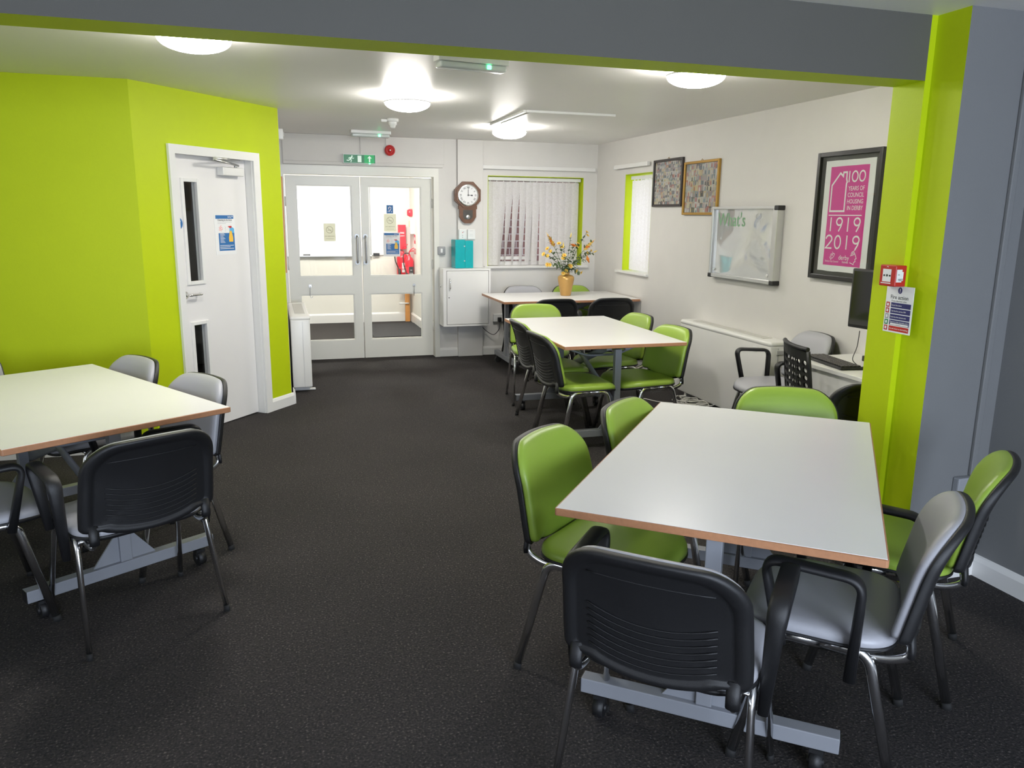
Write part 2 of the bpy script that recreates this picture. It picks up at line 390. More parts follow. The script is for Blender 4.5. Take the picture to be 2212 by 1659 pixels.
# green pier and near section
b = MB(); b.box(2.60, 3.93, 2.765, 2.94, 0, HC); b.box(2.63, 3.93, 2.60, 2.765, 0, HC)
pier = b.use('green_wall'); pier.use('grey_wall')
for i, f in enumerate(b.f):
    ys = [b.v[k][1] for k in f]
    b.m[i] = 1 if max(ys) < 2.61 else 0
struct('wall_pier', b, None, 'lime green pier at the end of the beam with the red call point', 'wall')
struct('wall_right_near', MB().box(3.03, 3.93, -3.2, 2.60, 0, HC), 'grey_wall', 'grey wall on the right beside the nearest table', 'wall')
b = MB(); b.box(-4.5, 2.60, 2.765, 2.94, 2.157, HC); b.use(mat('beam warm grey paint', lin=(.112, .109, .098), rough=.7, var=.03, bump=.2, bscale=120, spec=.3)); b.use('green_wall')
for i, f in enumerate(b.f): b.m[i] = 0 if max(b.v[k][1] for k in f) < 2.77 else 1
struct('wall_beam', b, None, 'downstand beam with grey face and lime green underside', 'beam')
struct('wall_left', MB().box(-4.6, -.811, 5.654, 5.78, 0, HC), 'green_wall', 'lime green wall at the left behind the left table', 'wall')
TH = math.atan2(6.776-5.654, .098+.811)
def door_wall(mb): return mb.xf(Matrix.Translation((-.811, 5.654, 0)) @ Matrix.Rotation(TH, 4, 'Z'))
b = MB(); b.box(0, .305, 0, .13, 0, HC); b.box(1.125, 1.444, 0, .10, 0, HC); b.box(.305, 1.125, 0, .13, 2.025, HC); door_wall(b)
struct('wall_left_angled', b, 'green_wall', 'angled bright lime green wall around the white door', 'wall')
struct('wall_left_far', MB().box(-.03, .10, 6.79, YB+.22, 0, HC), 'beige_wall', 'short side wall between the green corner and the double doors', 'wall')
struct('wall_store', MB().box(-3.0, -2.9, 5.78, 8.9, 0, HC).box(-3.0, -.03, 8.9, 9.0, 0, HC), 'grey_wall', 'dark walls of the room behind the white door', 'wall')
# unseen shell of the near bay, with window openings behind the camera
b = MB(); b.box(-4.6, -4.5, -3.2, 5.654, 0, 1.0); b.box(-4.6, -4.5, -3.2, 5.654, 2.2, HC); b.box(-4.6, -4.5, -3.2, -.3, 1, 2.2); b.box(-4.6, -4.5, 1.5, 5.654, 1, 2.2)
struct('wall_left_near', b, 'beige_wall', 'wall of the near bay beyond the left edge of view', 'wall')
b = MB(); b.box(-4.5, 3.03, -3.2, -3.05, 0, .9); b.box(-4.5, 3.03, -3.2, -3.05, 2.2, HC); b.box(-4.5, -1, -3.2, -3.05, .9, 2.2); b.box(2.2, 3.03, -3.2, -3.05, .9, 2.2)
struct('wall_front', b, 'beige_wall', 'wall behind the camera with a wide window opening', 'wall')
# corridor
struct('wall_corridor', MB().box(-2.2, 2.4, 11.9, 12.0, 0, HC), 'corr_wall', 'bright magnolia end wall of the corridor behind the double doors', 'wall')
struct('wall_corridor_right', MB().box(2.0, 2.15, YB+.22, 11.9, 0, HC), 'corr_wall', 'bright magnolia right wall of the corridor', 'wall')
struct('wall_corridor_left', MB().box(-2.2, -2.05, YB+.22, 11.9, 0, HC), 'corr_wall', 'magnolia left wall of the corridor', 'wall')
# skirtings
def skirt(name, pts, label, h=.10, t=.018, m='gloss_white'):
    b = MB()
    for (x0, y0), (x1, y1) in zip(pts[:-1], pts[1:]):
        d = Vector((x1-x0, y1-y0)); L = d.length; d.normalize(); n = Vector((d.y, -d.x))
        prof = [(0, 0), (t, 0), (t, h-.025), (t*.45, h-.006), (0, h)]; vs = []
        for s in (0, L):
            for o, z in prof: vs.append((x0+d.x*s+n.x*o, y0+d.y*s+n.y*o, z))
        k = len(prof); b.add(vs, [tuple((i, (i+1) % k, k+(i+1) % k, k+i)) for i in range(k)] + [tuple(range(k)), tuple(range(2*k-1, k-1, -1))])
    return struct(name, b, m, label, 'skirting board')
skirt('baseboard_back', [(1.79, YB), (XR, YB)], 'white skirting below the window on the back wall')
skirt('baseboard_right', [(XR, YB-.02), (XR, 2.95)], 'white skirting along the right wall behind the tables')
skirt('baseboard_near', [(2.62, 2.60), (3.03, 2.60), (3.03, -3.0)], 'grey-white skirting round the near right corner', m='gloss_white')
skirt('baseboard_left', [(-4.5, 5.654), (-.811, 5.654)], 'white skirting under the left green wall')
def dw(s, off=0): return (-.811+math.cos(TH)*s+math.sin(TH)*off, 5.654+math.sin(TH)*s-math.cos(TH)*off)
skirt('baseboard_angled', [dw(0), dw(.272)], 'white skirting left of the white door')
skirt('baseboard_corner', [dw(1.175), dw(1.455), (.115, 6.79), (.115, 7.0)], 'white skirting at the end of the green wall')
skirt('baseboard_corridor', [(-2.0, 11.9), (2.0, 11.9), (2.0, 9.0)], 'tall white skirting in the corridor', h=.14)
struct('trim_1', MB().bbox(.155, 1.842, YB-.022, YB, 2.10, 2.135).bbox(.155, 1.86, YB-.012, YB-.001, 2.135, HC-.002), 'beige_wall', 'boxed panel above the double doors', 'trim')
struct('trim_2', MB().bbox(2.00, 2.29, YB-.055, YB-.001, 0, HC-.002), 'beige_wall', 'vertical boxed-in pipe casing behind the clock', 'trim')
b = MB(); b.box(.101, .155, YB-.03, YB+.13, 0, 2.09); b.box(1.735, 1.79, YB-.03, YB+.13, 0, 2.09); b.box(.155, 1.735, YB-.03, YB+.13, 2.0, 2.09)
struct('trim_3', b, 'cream_gloss', 'cream door frame around the double doors', 'door frame')
struct('trim_4', MB().bbox(XR-.03, XR-.001, 2.96, YB-.03, .135, .175).bbox(XR-.02, XR-.001, 2.96, YB-.03, .19, .215), 'gloss_white', 'white cable trunking running above the right skirting', 'trunking')
b = MB(); b.box(.272, .325, -.02, 0, 0, 2.045).box(1.105, 1.175, -.02, 0, 0, 2.045).box(.325, 1.105, -.02, 0, 1.985, 2.045)
b.box(.305, .33, 0, .13, 0, 2.025).box(1.10, 1.125, 0, .13, 0, 2.025).box(.33, 1.10, 0, .13, 2.0, 2.025); door_wall(b)
o = struct('trim_5', b, 'gloss_white', 'white architrave around the door in the green wall', 'door frame')

# ---------------- double doors
def glazed_door(name, x0, x1, px0, px1, label, hx):
    t = thing(name, label, 'door', ((x0+x1)/2, 8.80, 0), kind='structure'); c = (x0+x1)/2
    b = MB(); y0, y1 = 0, .045
    zs = [(.012, .215), (.733, .925), (1.895, 1.988)]
    for z0, z1 in zs: b.box(px0-c, px1-c, y0, y1, z0, z1)
    b.box(x0-c, px0-c, y0, y1, .012, 1.988); b.box(px1-c, x1-c, y0, y1, .012, 1.988)
    for z0, z1 in ((.215, .733), (.925, 1.895)):
        for (a0, a1, c0, c1) in ((px0-c, px0-c+.012, z0, z1), (px1-c-.012, px1-c, z0, z1)): b.box(a0, a1, y0+.008, y1-.008, c0, c1)
        b.box(px0-c+.012, px1-c-.012, y0+.008, y1-.008, z0, z0+.012); b.box(px0-c+.012, px1-c-.012, y0+.008, y1-.008, z1-.012, z1)
    b.build('leaf', 'cream_gloss', t)
    for z0, z1 in ((.227, .721), (.937, 1.883)):
        MB().box(px0-c+.012, px1-c-.012, .018, .024, z0, z1).build('pane', 'glass', t)
    h = MB(); x = hx-c
    h.tube(fillet([(x, 0, 1.36), (x, -.055, 1.36), (x, -.055, 1.075), (x, 0, 1.075)], .03), .010)
    for z in (1.36, 1.075): h.cyl((x, 0, z), (x, -.008, z), .024)
    h.build('pull_handle', mat('satin pull handle metal', lin=(.42, .42, .42), rough=.38, metal=.9), t)
    return t
dl = glazed_door('door_1', .165, .940, .272, .850, 'left leaf of the cream glazed double doors', .893)
dr = glazed_door('door_2', .950, 1.725, 1.022, 1.607, 'right leaf of the cream glazed double doors', .985)
b = MB().box(-.013, .013, -.01, 0, -.014, .014).tube(bez([(0, -.014, .005), (-.003, -.016, -.05), (-.004, -.016, -.105), (.006, -.018, -.128), (.02, -.018, -.122), (.022, -.018, -.112)]), .0035, n=6)
o = b.build('cabin_hook', 'steel', dl); o.location = (.378-.5525, 0, .828)
b = MB().cyl((0, 0, 0), (0, -.01, 0), .016).tube([(0, -.014, .0), (-.003, -.016, -.05), (-.004, -.016, -.115)], .0035, n=6)
o = b.build('cabin_hook', 'steel', dr); o.location = (1.515-1.3375, 0, .82)
for dd in (dl, dr):
    for z in (.35, 1.05, 1.72):
        x = -.39 if dd is dl else .39
        MB().cyl((x, -.006, z-.05), (x, -.006, z+.05), .007).build('hinge', 'cream_gloss', dd)

# ---------------- white door in the angled wall
d3 = thing('door_3', 'white door with two narrow glazed slots in the lime green wall', 'door', (-.811, 5.654, 0), TH, kind='structure')
b = MB(); y0, y1 = .065, .108; X0, X1 = .333, 1.097
g = [(.455, .585, 1.11, 1.81), (.455, .585, .30, .80)]
b.box(X0, .455, y0, y1, .008, 1.995); b.box(.585, X1, y0, y1, .008, 1.995)
b.box(.455, .585, y0, y1, .008, .30); b.box(.455, .585, y0, y1, .80, 1.11); b.box(.455, .585, y0, y1, 1.81, 1.995)
b.build('leaf', 'door_white', d3)
for (a0, a1, z0, z1) in g:
    b = MB(); e = .022
    b.bbox(a0-e, a0+.004, y0-.012, y0+.01, z0-e, z1+e, .003); b.bbox(a1-.004, a1+e, y0-.012, y0+.01, z0-e, z1+e, .003)
    b.bbox(a0+.004, a1-.004, y0-.012, y0+.01, z0-e, z0+.004, .003); b.bbox(a0+.004, a1-.004, y0-.012, y0+.01, z1-.004, z1+e, .003)
    f = b.build('glazing_bead', 'gloss_white', d3)
    MB().box(a0, a1, .083, .089, z0, z1).build('pane', 'glass', d3)
h = MB().cyl((.40, y0, 1.02), (.40, y0-.010, 1.02), .026).tube(fillet([(.40, y0-.005, 1.02), (.40, y0-.05, 1.02), (.52, y0-.05, 1.02), (.52, y0-.02, 1.02)], .02), .009)
h.build('lever_handle', 'chrome', d3)
c = MB().bbox(.80, 1.02, y0-.06, y0, 1.865, 1.925, .004).build('door_closer', 'silver', d3)
MB().tube([(.95, y0-.075, 1.94), (.62, y0-.14, 1.965)], .008, .004, up=(0, 0, 1)).tube([(.62, y0-.14, 1.972), (1.0, .02, 1.985)], .008, .004, up=(0, 0, 1)).cyl((.95, y0-.045, 1.92), (.95, y0-.045, 1.945), .012).build('closer_arm', 'steel', c)
# blue round disc on the door edge
a = Art(); a.lay(0).disc(0, 0, .045, 'blue', 28)
for z in (.015, -.002, -.019): a.lay(.0006).text(('Fire door', 'keep', 'shut')[int((.015-z)/.0165+.1)], 0, z-.005, .016, 'paper', 'CENTER', .01)
o = a.build('door_sign'); o.location = (-.811+math.cos(TH)*.385+math.sin(TH)*-.0635, 5.654+math.sin(TH)*.385+math.cos(TH)*.0635, 1.52); o.rotation_euler = (0, 0, TH)
tag(o, 'round blue sign at the left edge of the white door', 'sign')

# ---------------- windows
def window(name, label, rz, loc, W, z0, z1, depth, reveal_side, sill):
    t = thing(name, label, 'window', loc, rz, kind='structure')
    b = MB(); fr = .05; y0 = depth-.06; y1 = depth
    for (a0, a1, c0, c1) in ((-W/2, -W/2+fr, z0, z1), (W/2-fr, W/2, z0, z1)): b.bbox(a0, a1, y0, y1, c0, c1, .006)
    for (c0, c1) in ((z0, z0+fr), (z1-fr, z1)): b.bbox(-W/2+fr, W/2-fr, y0, y1, c0, c1, .006)
    b.bbox(-.03, .03, y0, y1, z0+fr, z1-fr, .006) if W > 1 else None
    b.build('window_frame', 'gloss_white', t)
    MB().box(-W/2+fr, W/2-fr, y0+.025, y0+.031, z0+fr, z1-fr).build('pane', 'glass', t)
    b = MB(); b.box(-W/2-.001, -W/2+.006, .002, y0, z0, z1); b.box(W/2-.006, W/2+.001, .002, y0, z0, z1); b.box(-W/2, W/2, .002, y0, z1-.006, z1+.001)
    b.build('reveal_paint', 'green_wall', t)
    MB().bbox(sill[0], sill[1], -.035, y0, z0-.024, z0+.004, .006).build('window_sill', 'gloss_white', t)
    return t
w1 = window('window_1', 'back wall window with lime green reveal behind a patterned blind', 0, (2.934, YB, 0), 1.154, 1.024, 2.034, .22, 1, (-.62, .65))
w2 = window('window_2', 'narrow right wall window with lime green reveal', -PI/2, (XR, 7.65, 0), .64, 1.02, 2.04, .25, -1, (-.44, .33))
# opening light frame in window 1
b = MB(); b.bbox(-.44, -.40, .13, .16, 1.09, 1.96).bbox(-.06, -.02, .13, .16, 1.09, 1.96).bbox(-.40, -.06, .13, .16, 1.09, 1.13).bbox(-.40, -.06, .13, .16, 1.92, 1.96)
b.build('casement', 'gloss_white', w1)
# exterior seen between the blind slats
struct('wall_outside', MB().box(2.2, 7.5, 10.6, 10.75, -.1, 3.2), 'brick', 'red brick wall outside the back window', 'wall')

def blind(label, loc, rz, n, pitch, z0, z1, twist, lean, grp, sw=.089):
    t = thing('vertical_blind', label, 'blind', loc, rz)
    W = n*pitch
    MB().bbox(-W/2-.01, W/2+.02, -.02, .025, z1, z1+.035, .003).build('headrail', 'white', t)
    for i in range(n):
        xc = -W/2+pitch*(i+.5); b = MB(); K = 14; vs = []; tw = twist(i); ln = lean(i)
        MBc = 3
        for k in range(K+1):
            u = k/K; z = z1-.012-(z1-.012-z0)*u; a = .10+tw*u**1.1; xx = xc+ln*u
            for q in range(MBc+1):
                d = (q/MBc-.5)*sw; bow = .004*(1-(2*q/MBc-1)**2)
                vs.append((xx+math.cos(a)*d, math.sin(a)*d-bow, z))
        r = MBc+1
        fs = [(k*r+q, k*r+q+1, (k+1)*r+q+1, (k+1)*r+q) for k in range(K) for q in range(MBc)]
        b.keep = True; b.add(vs, fs, True); s = b.build('slat', 'blind', t)
        MB().box(xc-.004, xc+.004, -.004, .004, z1-.022, z1).build('hanger', 'white', s)
    return t
blind('patterned vertical blind in the back window with several twisted slats', (2.915, YB+.055, 0), 0, 14, .0795, 1.035, 1.985,
      lambda i: [0, .12, .95, 1.12, 1.0, .85, .6, .35, .2, .1, .05, 0, 0, 0][i], lambda i: [0, -.0, -.05, -.06, -.05, -.03, -.03, -.02, 0, 0, 0, 0, 0, 0][i], 'a')
blind('closed pale vertical blind in the narrow right wall window', (XR+.06, 7.62, 0), -PI/2, 7, .081, 1.035, 1.985, lambda i: .05, lambda i: 0, 'b')
for (x, y, rz, L, lb) in ((2.957, YB-.001, 0, 1.357, 'white curtain track above the back window'), (XR-.001, 7.76, -PI/2, .80, 'white curtain track above the narrow right window')):
    t = thing('curtain_track', lb, 'curtain track', (x, y, 2.116), rz)
    MB().bbox(-L/2, L/2, -.05, -.018, -.014, .026, .003).build('rail', 'gloss_white', t)
    for q in (-.4, 0, .4): MB().box(q*L-.012, q*L+.012, -.02, 0, -.004, .03).build('bracket', 'white', t)
    MB().bbox(-L/2-.012, -L/2, -.052, -.016, -.016, .016, .002).build('end_cap', 'silver', t)

# ================================================================== CEILING FITTINGS
def dome(label, x, y, m='lamp', grp='round ceiling lamps', r=.158):
    t = thing('ceiling_lamp', label, 'ceiling lamp', (x, y, HC), 0, grp)
    MB().lathe([(.001, 0), (r*.50, 0), (r*.50, -.026), (.001, -.026)], 40).build('base_plate', 'white', t)
    prof = [(.001, -.0265), (r*.9, -.0265), (r*.97, -.030), (r*.985, -.042)] + [(r*math.cos(a), -.052-.058*math.sin(a)) for a in [PI/2*k/10 for k in range(10)]] + [(.0005, -.110)]
    MB().lathe(prof, 40).build('diffuser', m, t)
    MB().lathe([(r*.985, -.043), (r*1.02, -.043), (r*1.02, -.052), (r*.99, -.052)], 40).build('trim_ring', 'white', t)
    return t
dome('round lit ceiling lamp half hidden by the beam, nearest the left wall', -.284, 3.993)
dome('round lit ceiling lamp in front of the ceiling smoke detector', .955, 5.703)
dome('round lit ceiling lamp at the end of the white ceiling trunking', 2.177, 7.317)
dome('round lit ceiling lamp just behind the beam on the right', 2.279, 4.073)
dome('round corridor ceiling lamp above the long white wall board', .2, 10.2, 'corr_lamp', 'corridor lamps')
dome('second round corridor lamp beyond the right door leaf', 1.45, 10.5, 'corr_lamp', 'corridor lamps')
def emergency(label, x, y, rz, L):
    t = thing('emergency_light', label, 'emergency light', (x, y, HC), rz, 'emergency lights on the ceiling')
    MB().bbox(-L/2, L/2, -.045, .045, -.03, 0, .004).build('housing', 'white', t)
    MB().bbox(-L/2+.01, L/2-.01, -.04, .04, -.062, -.03, .012, 3).build('cover', mat('clear grey diffuser', lin=(.62, .66, .64), rough=.2), t)
    MB().bbox(L*.18, L*.18+.022, -.046, -.036, -.055, -.035, .003).build('indicator', 'led', t)
emergency('slim emergency light on the ceiling just beyond the beam', 1.06, 4.27, .15, .40)
emergency('slim emergency light on the ceiling above the exit sign', 1.0, 8.22, .08, .40)
t = thing('smoke_detector', 'white smoke detector on the ceiling near the double doors', 'smoke detector', (1.06, 7.12, HC))
MB().lathe([(0, 0), (.052, 0), (.052, -.02), (.04, -.028), (0, -.028)]).build('base_plate', 'white', t)
MB().lathe([(.036, -.028), (.036, -.05), (.026, -.056), (.024, -.07), (.016, -.078), (0.0005, -.08)]).build('sensor_head', 'white', t)
MB().bbox(-.10, -.05, -.012, .012, -.03, -.006, .004).build('side_lug', 'white', t)
t = thing('ceiling_trunking', 'L-shaped white cable trunking on the ceiling by the far lamp', 'trunking', (1.952, 6.14, HC))
MB().bbox(-.012, .012, 0, 1.0, -.018, 0, .002).build('long_run', 'gloss_white', t)
MB().bbox(.012, .77, -.012, .012, -.018, 0, .002).build('cross_run', 'gloss_white', t)
b = MB(); b.bbox(.06, .078, .05, .9, -.012, 0, .002)
b.build('second_run', 'gloss_white', t)
t = thing('motion_sensor', 'small white motion sensor high on the corner of the green wall', 'sensor', (.125, 7.40, 2.27), -.0)
MB().bbox(-.024, .02, -.03, .03, -.045, .045, .008, 3).build('body', 'white', t)
MB().bbox(.02, .026, -.02, .02, -.02, .02, .004).build('lens', 'silver', t)

# ================================================================== BACK WALL THINGS
t = thing('exit_sign', 'green running man exit sign above the double doors', 'exit sign', (.936, YB-.013, 2.166))
MB().bbox(-.172, .172, -.045, 0, -.05, .05, .004).build('housing', 'white', t)
a = Art().lay(.0465); a.rect(-.165, .165, -.042, .042, 'signgreen'); a.lay(.0472); a.rect(.05, .155, -.042, .042, 'signglow'); a.lay(.048)
a.rect(-.02, .02, -.033, .033, 'signwhite')
a.poly([(.098, -.03), (.112, -.03), (.112, .008), (.128, .008), (.105, .034), (.082, .008), (.098, .008)], 'signwhite')
a.disc(-.078, .026, .008, 'signwhite', 12); a.line([(-.083, .014), (-.098, -.004)], .015, 'signwhite'); a.line([(-.082, .012), (-.068, .002), (-.060, .008)], .006, 'signwhite')
a.line([(-.086, .012), (-.105, .012), (-.115, .002)], .006, 'signwhite'); a.line([(-.098, -.004), (-.084, -.014), (-.09, -.032)], .008, 'signwhite'); a.line([(-.098, -.004), (-.112, -.018), (-.132, -.016)], .008, 'signwhite')
a.build('pictogram', t)
MB().bbox(.098, .112, -.052, -.045, -.052, -.040, .002).build('indicator', 'led', t)
t = thing('alarm_sounder', 'round red fire alarm sounder on the wall right of the exit sign', 'fire alarm', (1.262, YB-.012, 2.265))
MB().lathe([(0, 0), (.056, 0), (.056, .03), (.044, .045), (.04, .045), (.036, .035), (.022, .035), (.02, .05), (.0005, .052)], 32, axis='y').build('body', 'red', t)
MB().lathe([(.008, .05), (.008, .054), (.0005, .055)], 16, axis='y').build('centre_button', 'white', t)
for (x, zt, lb) in ((.955, HC, 'thin grey conduit dropping to the exit sign'), (1.225, HC, 'thin grey conduit dropping to the red sounder')):
    z = 2.22 if x < 1 else 2.31
    o = MB().bbox(x-.007, x+.007, YB-.024, YB-.0125, z, HC).build('conduit', 'beige_wall'); tag(o, lb, 'conduit')
# clock
t = thing('wall_clock', 'octagonal walnut pendulum wall clock reading three o\'clock', 'clock', (2.104, YB-.056, 1.812))
R8 = lambda r, n=8, off=PI/8: [(r*math.cos(off+2*PI*k/n), r*math.sin(off+2*PI*k/n)) for k in range(n)]
MB().plate(R8(.158), -.045, 0).plate(R8(.145), -.055, -.045).build('case', 'walnut', t, bev=.004)
MB().plate([(-.095, -.12), (-.095, -.235), (-.06, -.285), (-.03, -.305), (.03, -.305), (.06, -.285), (.095, -.235), (.095, -.12)][::-1], -.04, 0).plate([(-.105, -.11), (-.105, -.15), (.105, -.15), (.105, -.11)][::-1], -.042, 0).build('pendulum_case', 'walnut', t, bev=.004)
MB().lathe([(.104, .05), (.118, .05), (.116, .064), (.106, .064)], 40, axis='y').build('bezel', 'chrome', t)
a = Art().lay(.0562); a.disc(0, 0, .106, 'paper', 40); a.lay(.0568)
for k, rm in enumerate(['XII', 'I', 'II', 'III', 'IIII', 'V', 'VI', 'VII', 'VIII', 'IX', 'X', 'XI']):
    an = PI/2-2*PI*k/12; V, F = text_polys(rm, .028, 'CENTER', .01); cs, sn = math.cos(an-PI/2), math.sin(an-PI/2)
    a.use('ink'); a.add([(.083*math.cos(an)+x*cs-(y-.009)*sn, a.y, .083*math.sin(an)+x*sn+(y-.009)*cs) for x, y in V], F)
dial = a.build('dial', t)
a = Art().lay(.059); a.line([(0, -.01), (.0, .055)], .005, 'ink').line([(0, 0), (.002, .082)], .003, 'ink').line([(-.008, 0), (.05, -.002)], .006, 'ink').disc(.042, -.002, .008, 'ink', 10).disc(0, 0, .006, 'ink', 12); a.build('hands', t)
a = Art().lay(.0412); a.poly([(-.055, -.16), (-.055, -.235), (-.035, -.262), (.035, -.262), (.055, -.235), (.055, -.16)][::-1], mat('dark clock interior', lin=(.05, .045, .04), rough=.4)); a.build('pendulum_window', t)
MB().lathe([(0.0005, .052), (.02, .05), (.028, .044), (.028, .042)], 24, c=(0, 0, -.235), axis='y').build('pendulum', 'brass' if False else 'steel', t)
# controller boxes
for x, lb, c in ((2.047, 'white heating controller with red display marks beside its twin under the clock', 1), (2.148, 'plain white switch box right of the heating controller', 0)):
    t = thing('controller_box', lb, 'controller', (x, YB-.056, 1.385), 0)
    MB().bbox(-.042, .046, -.025, 0, -.055, .055, .005).build('body', 'white', t)
    a = Art().lay(.0256)
    if c: a.disc(0, .022, .005, 'red', 10).disc(.012, .028, .004, 'ink', 8).disc(.0, -.01, .005, 'grey_ink', 10).disc(0, -.03, .005, 'grey_ink', 10)
    else: a.line([(-.015, .04), (.018, .04)], .002, 'grey_ink').line([(-.02, .0), (.02, .0)], .0015, 'grey_ink').line([(-.02, -.015), (.02, -.015)], .0015, 'grey_ink')
    a.build('buttons', t)
t = thing('light_switch', 'grey light switch box right of the double doors', 'light switch', (1.81, YB-.03, 1.205))
t.location.x = 1.815; t.location.y = YB
MB().bbox(-.045, .045, -.04, 0, -.045, .045, .008, 3).build('back_box', mat('grey switch metal', lin=(.32, .32, .33), rough=.5), t)
MB().bbox(-.012, .012, -.048, -.04, -.022, .022, .003).build('rocker', 'white', t)
# cabinet
t = thing('wall_cabinet', 'white wall cabinet right of the double doors', 'cabinet', (2.045, 0, 0))
y0, y1 = 8.45, YB-.056
b = MB(); b.box(-.268, .268, y0+.02, y1, .385, .403).box(-.268, .268, y0+.02, y1, 1.002, 1.020).box(-.268, -.25, y0+.02, y1, .403, 1.002).box(.25, .268, y0+.02, y1, .403, 1.002).box(-.25, .25, y1-.01, y1, .403, 1.002)
b.box(-.268, .268, y0, y0+.02, .385, .405).box(-.268, .268, y0, y0+.02, 1.0, 1.020).box(-.268, -.232, y0, y0+.02, .405, 1.0).box(.248, .268, y0, y0+.02, .405, 1.0)
b.build('carcass', 'gloss_white', t)
d = MB().bbox(-.228, .244, y0-.001, y0+.018, .409, .996, .002).build('door', 'gloss_white', t)
MB().tube(fillet([(-.195, y0, .91), (-.195, y0-.028, .895), (-.195, y0-.028, .805), (-.195, y0, .79)], .02), .006, n=8).build('handle', 'chrome', d)
MB().cyl((-.205, y0, .705), (-.205, y0-.003, .705), .006).build('keyhole', 'ink', d)
MB().tube([(-.268, y0+.1, .83), (-.278, y0+.1, .83), (-.278, y0+.1, .81)], .004, n=6).build('side_catch', 'steel', t)
# teal file box on the cabinet
t = thing('box_file', 'translucent teal plastic box file standing on the wall cabinet', 'file', (2.035, 8.60, 1.021), .12)
MB().bbox(-.115, .0, -.07, .07, 0, .31, .006).build('left_file', 'teal', t)
MB().bbox(.003, .10, -.06, .07, 0, .30, .006).build('right_file', 'teal', t)
MB().cyl((-.01, -.071, .24), (-.01, -.076, .24), .007).cyl((-.01, -.071, .08), (-.01, -.076, .08), .007).build('stud', 'silver', t)
# sockets by back table
t = thing('wall_socket', 'white double socket with a black plug low on the back wall', 'socket', (2.50, YB, .43))
MB().bbox(-.075, .06, -.03, 0, -.045, .045, .005).build('back_plate', 'white', t)
MB().bbox(-.03, .012, -.075, -.03, -.04, .01, .008).build('plug', 'black_plastic', t)
MB().tube(bez([(-.01, -.06, -.04), (-.02, -.08, -.12), (-.08, -.05, -.19), (-.17, -.03, -.14), (-.24, -.04, -.06)]), .004, n=6).build('cord', 'ink', t)

# storage heater beside the doors (end-on)
def storage_heater(label, loc, rz, L, D, H):
    t = thing('storage_heater', label, 'heater', loc, rz)
    MB().bbox(-L/2, L/2, -D, -.005, .045, H-.03, .012, 3).build('body', 'heater', t)
    MB().bbox(-L/2-.003, L/2+.003, -D-.006, -.002, H-.045, H, .022, 4).build('top_cap', 'heater', t)
    MB().bbox(-L/2+.16, L/2-.16, -D+.035, -.05, H-.001, H+.004, .002).build('top_grille', mat('heater grille', lin=(.60, .59, .55), rough=.5), t)
    a = MB(); a.box(-L/2-.004, -L/2+.0, -D*.62, -D*.615, .05, H-.05); a.box(L/2, L/2+.004, -D*.62, -D*.615, .05, H-.05); a.build('panel_seam', 'grey_ink', t)
    for s in (-1, 1):
        x = s*(L/2-.12); MB().box(x-.02, x+.02, -D+.02, -.02, .012, .046).bbox(x-.02, x+.02, -D-.03, -.01, 0, .014, .003).build('foot', 'heater', t)
    return t
h1 = storage_heater('cream storage heater seen end-on left of the double doors', (.10, 7.78, 0), PI/2, 1.15, .175, .70)
h1.rotation_euler = (0, 0, PI/2); h1.location = (.118, 7.78, 0)
h2 = storage_heater('long cream storage heater below the framed photos and whiteboard', (XR, 5.615, 0), -PI/2, 1.37, .17, .70)
for x in (.52, .62):
    pass
MB().bbox(.46, .52, -.176, -.168, .60, .635, .003).build('control_flap', 'white', h2)
MB().bbox(.684, .692, -.12, -.06, .60, .635, .003).build('side_grip', 'silver', h2)
# noticeboard edge
t = thing('noticeboard', 'wood-framed noticeboard seen edge-on on the short side wall', 'noticeboard', (.101, 8.0, 1.49), PI/2)
MB().box(-.42, .42, -.012, 0, -.40, .40).build('board', 'dark', t)
b = MB().box(-.45, -.42, -.022, 0, -.43, .43).box(.42, .45, -.022, 0, -.43, .43).box(-.42, .42, -.022, 0, -.43, -.40).box(-.42, .42, -.022, 0, .40, .43); b.build('frame', 'oak', t)

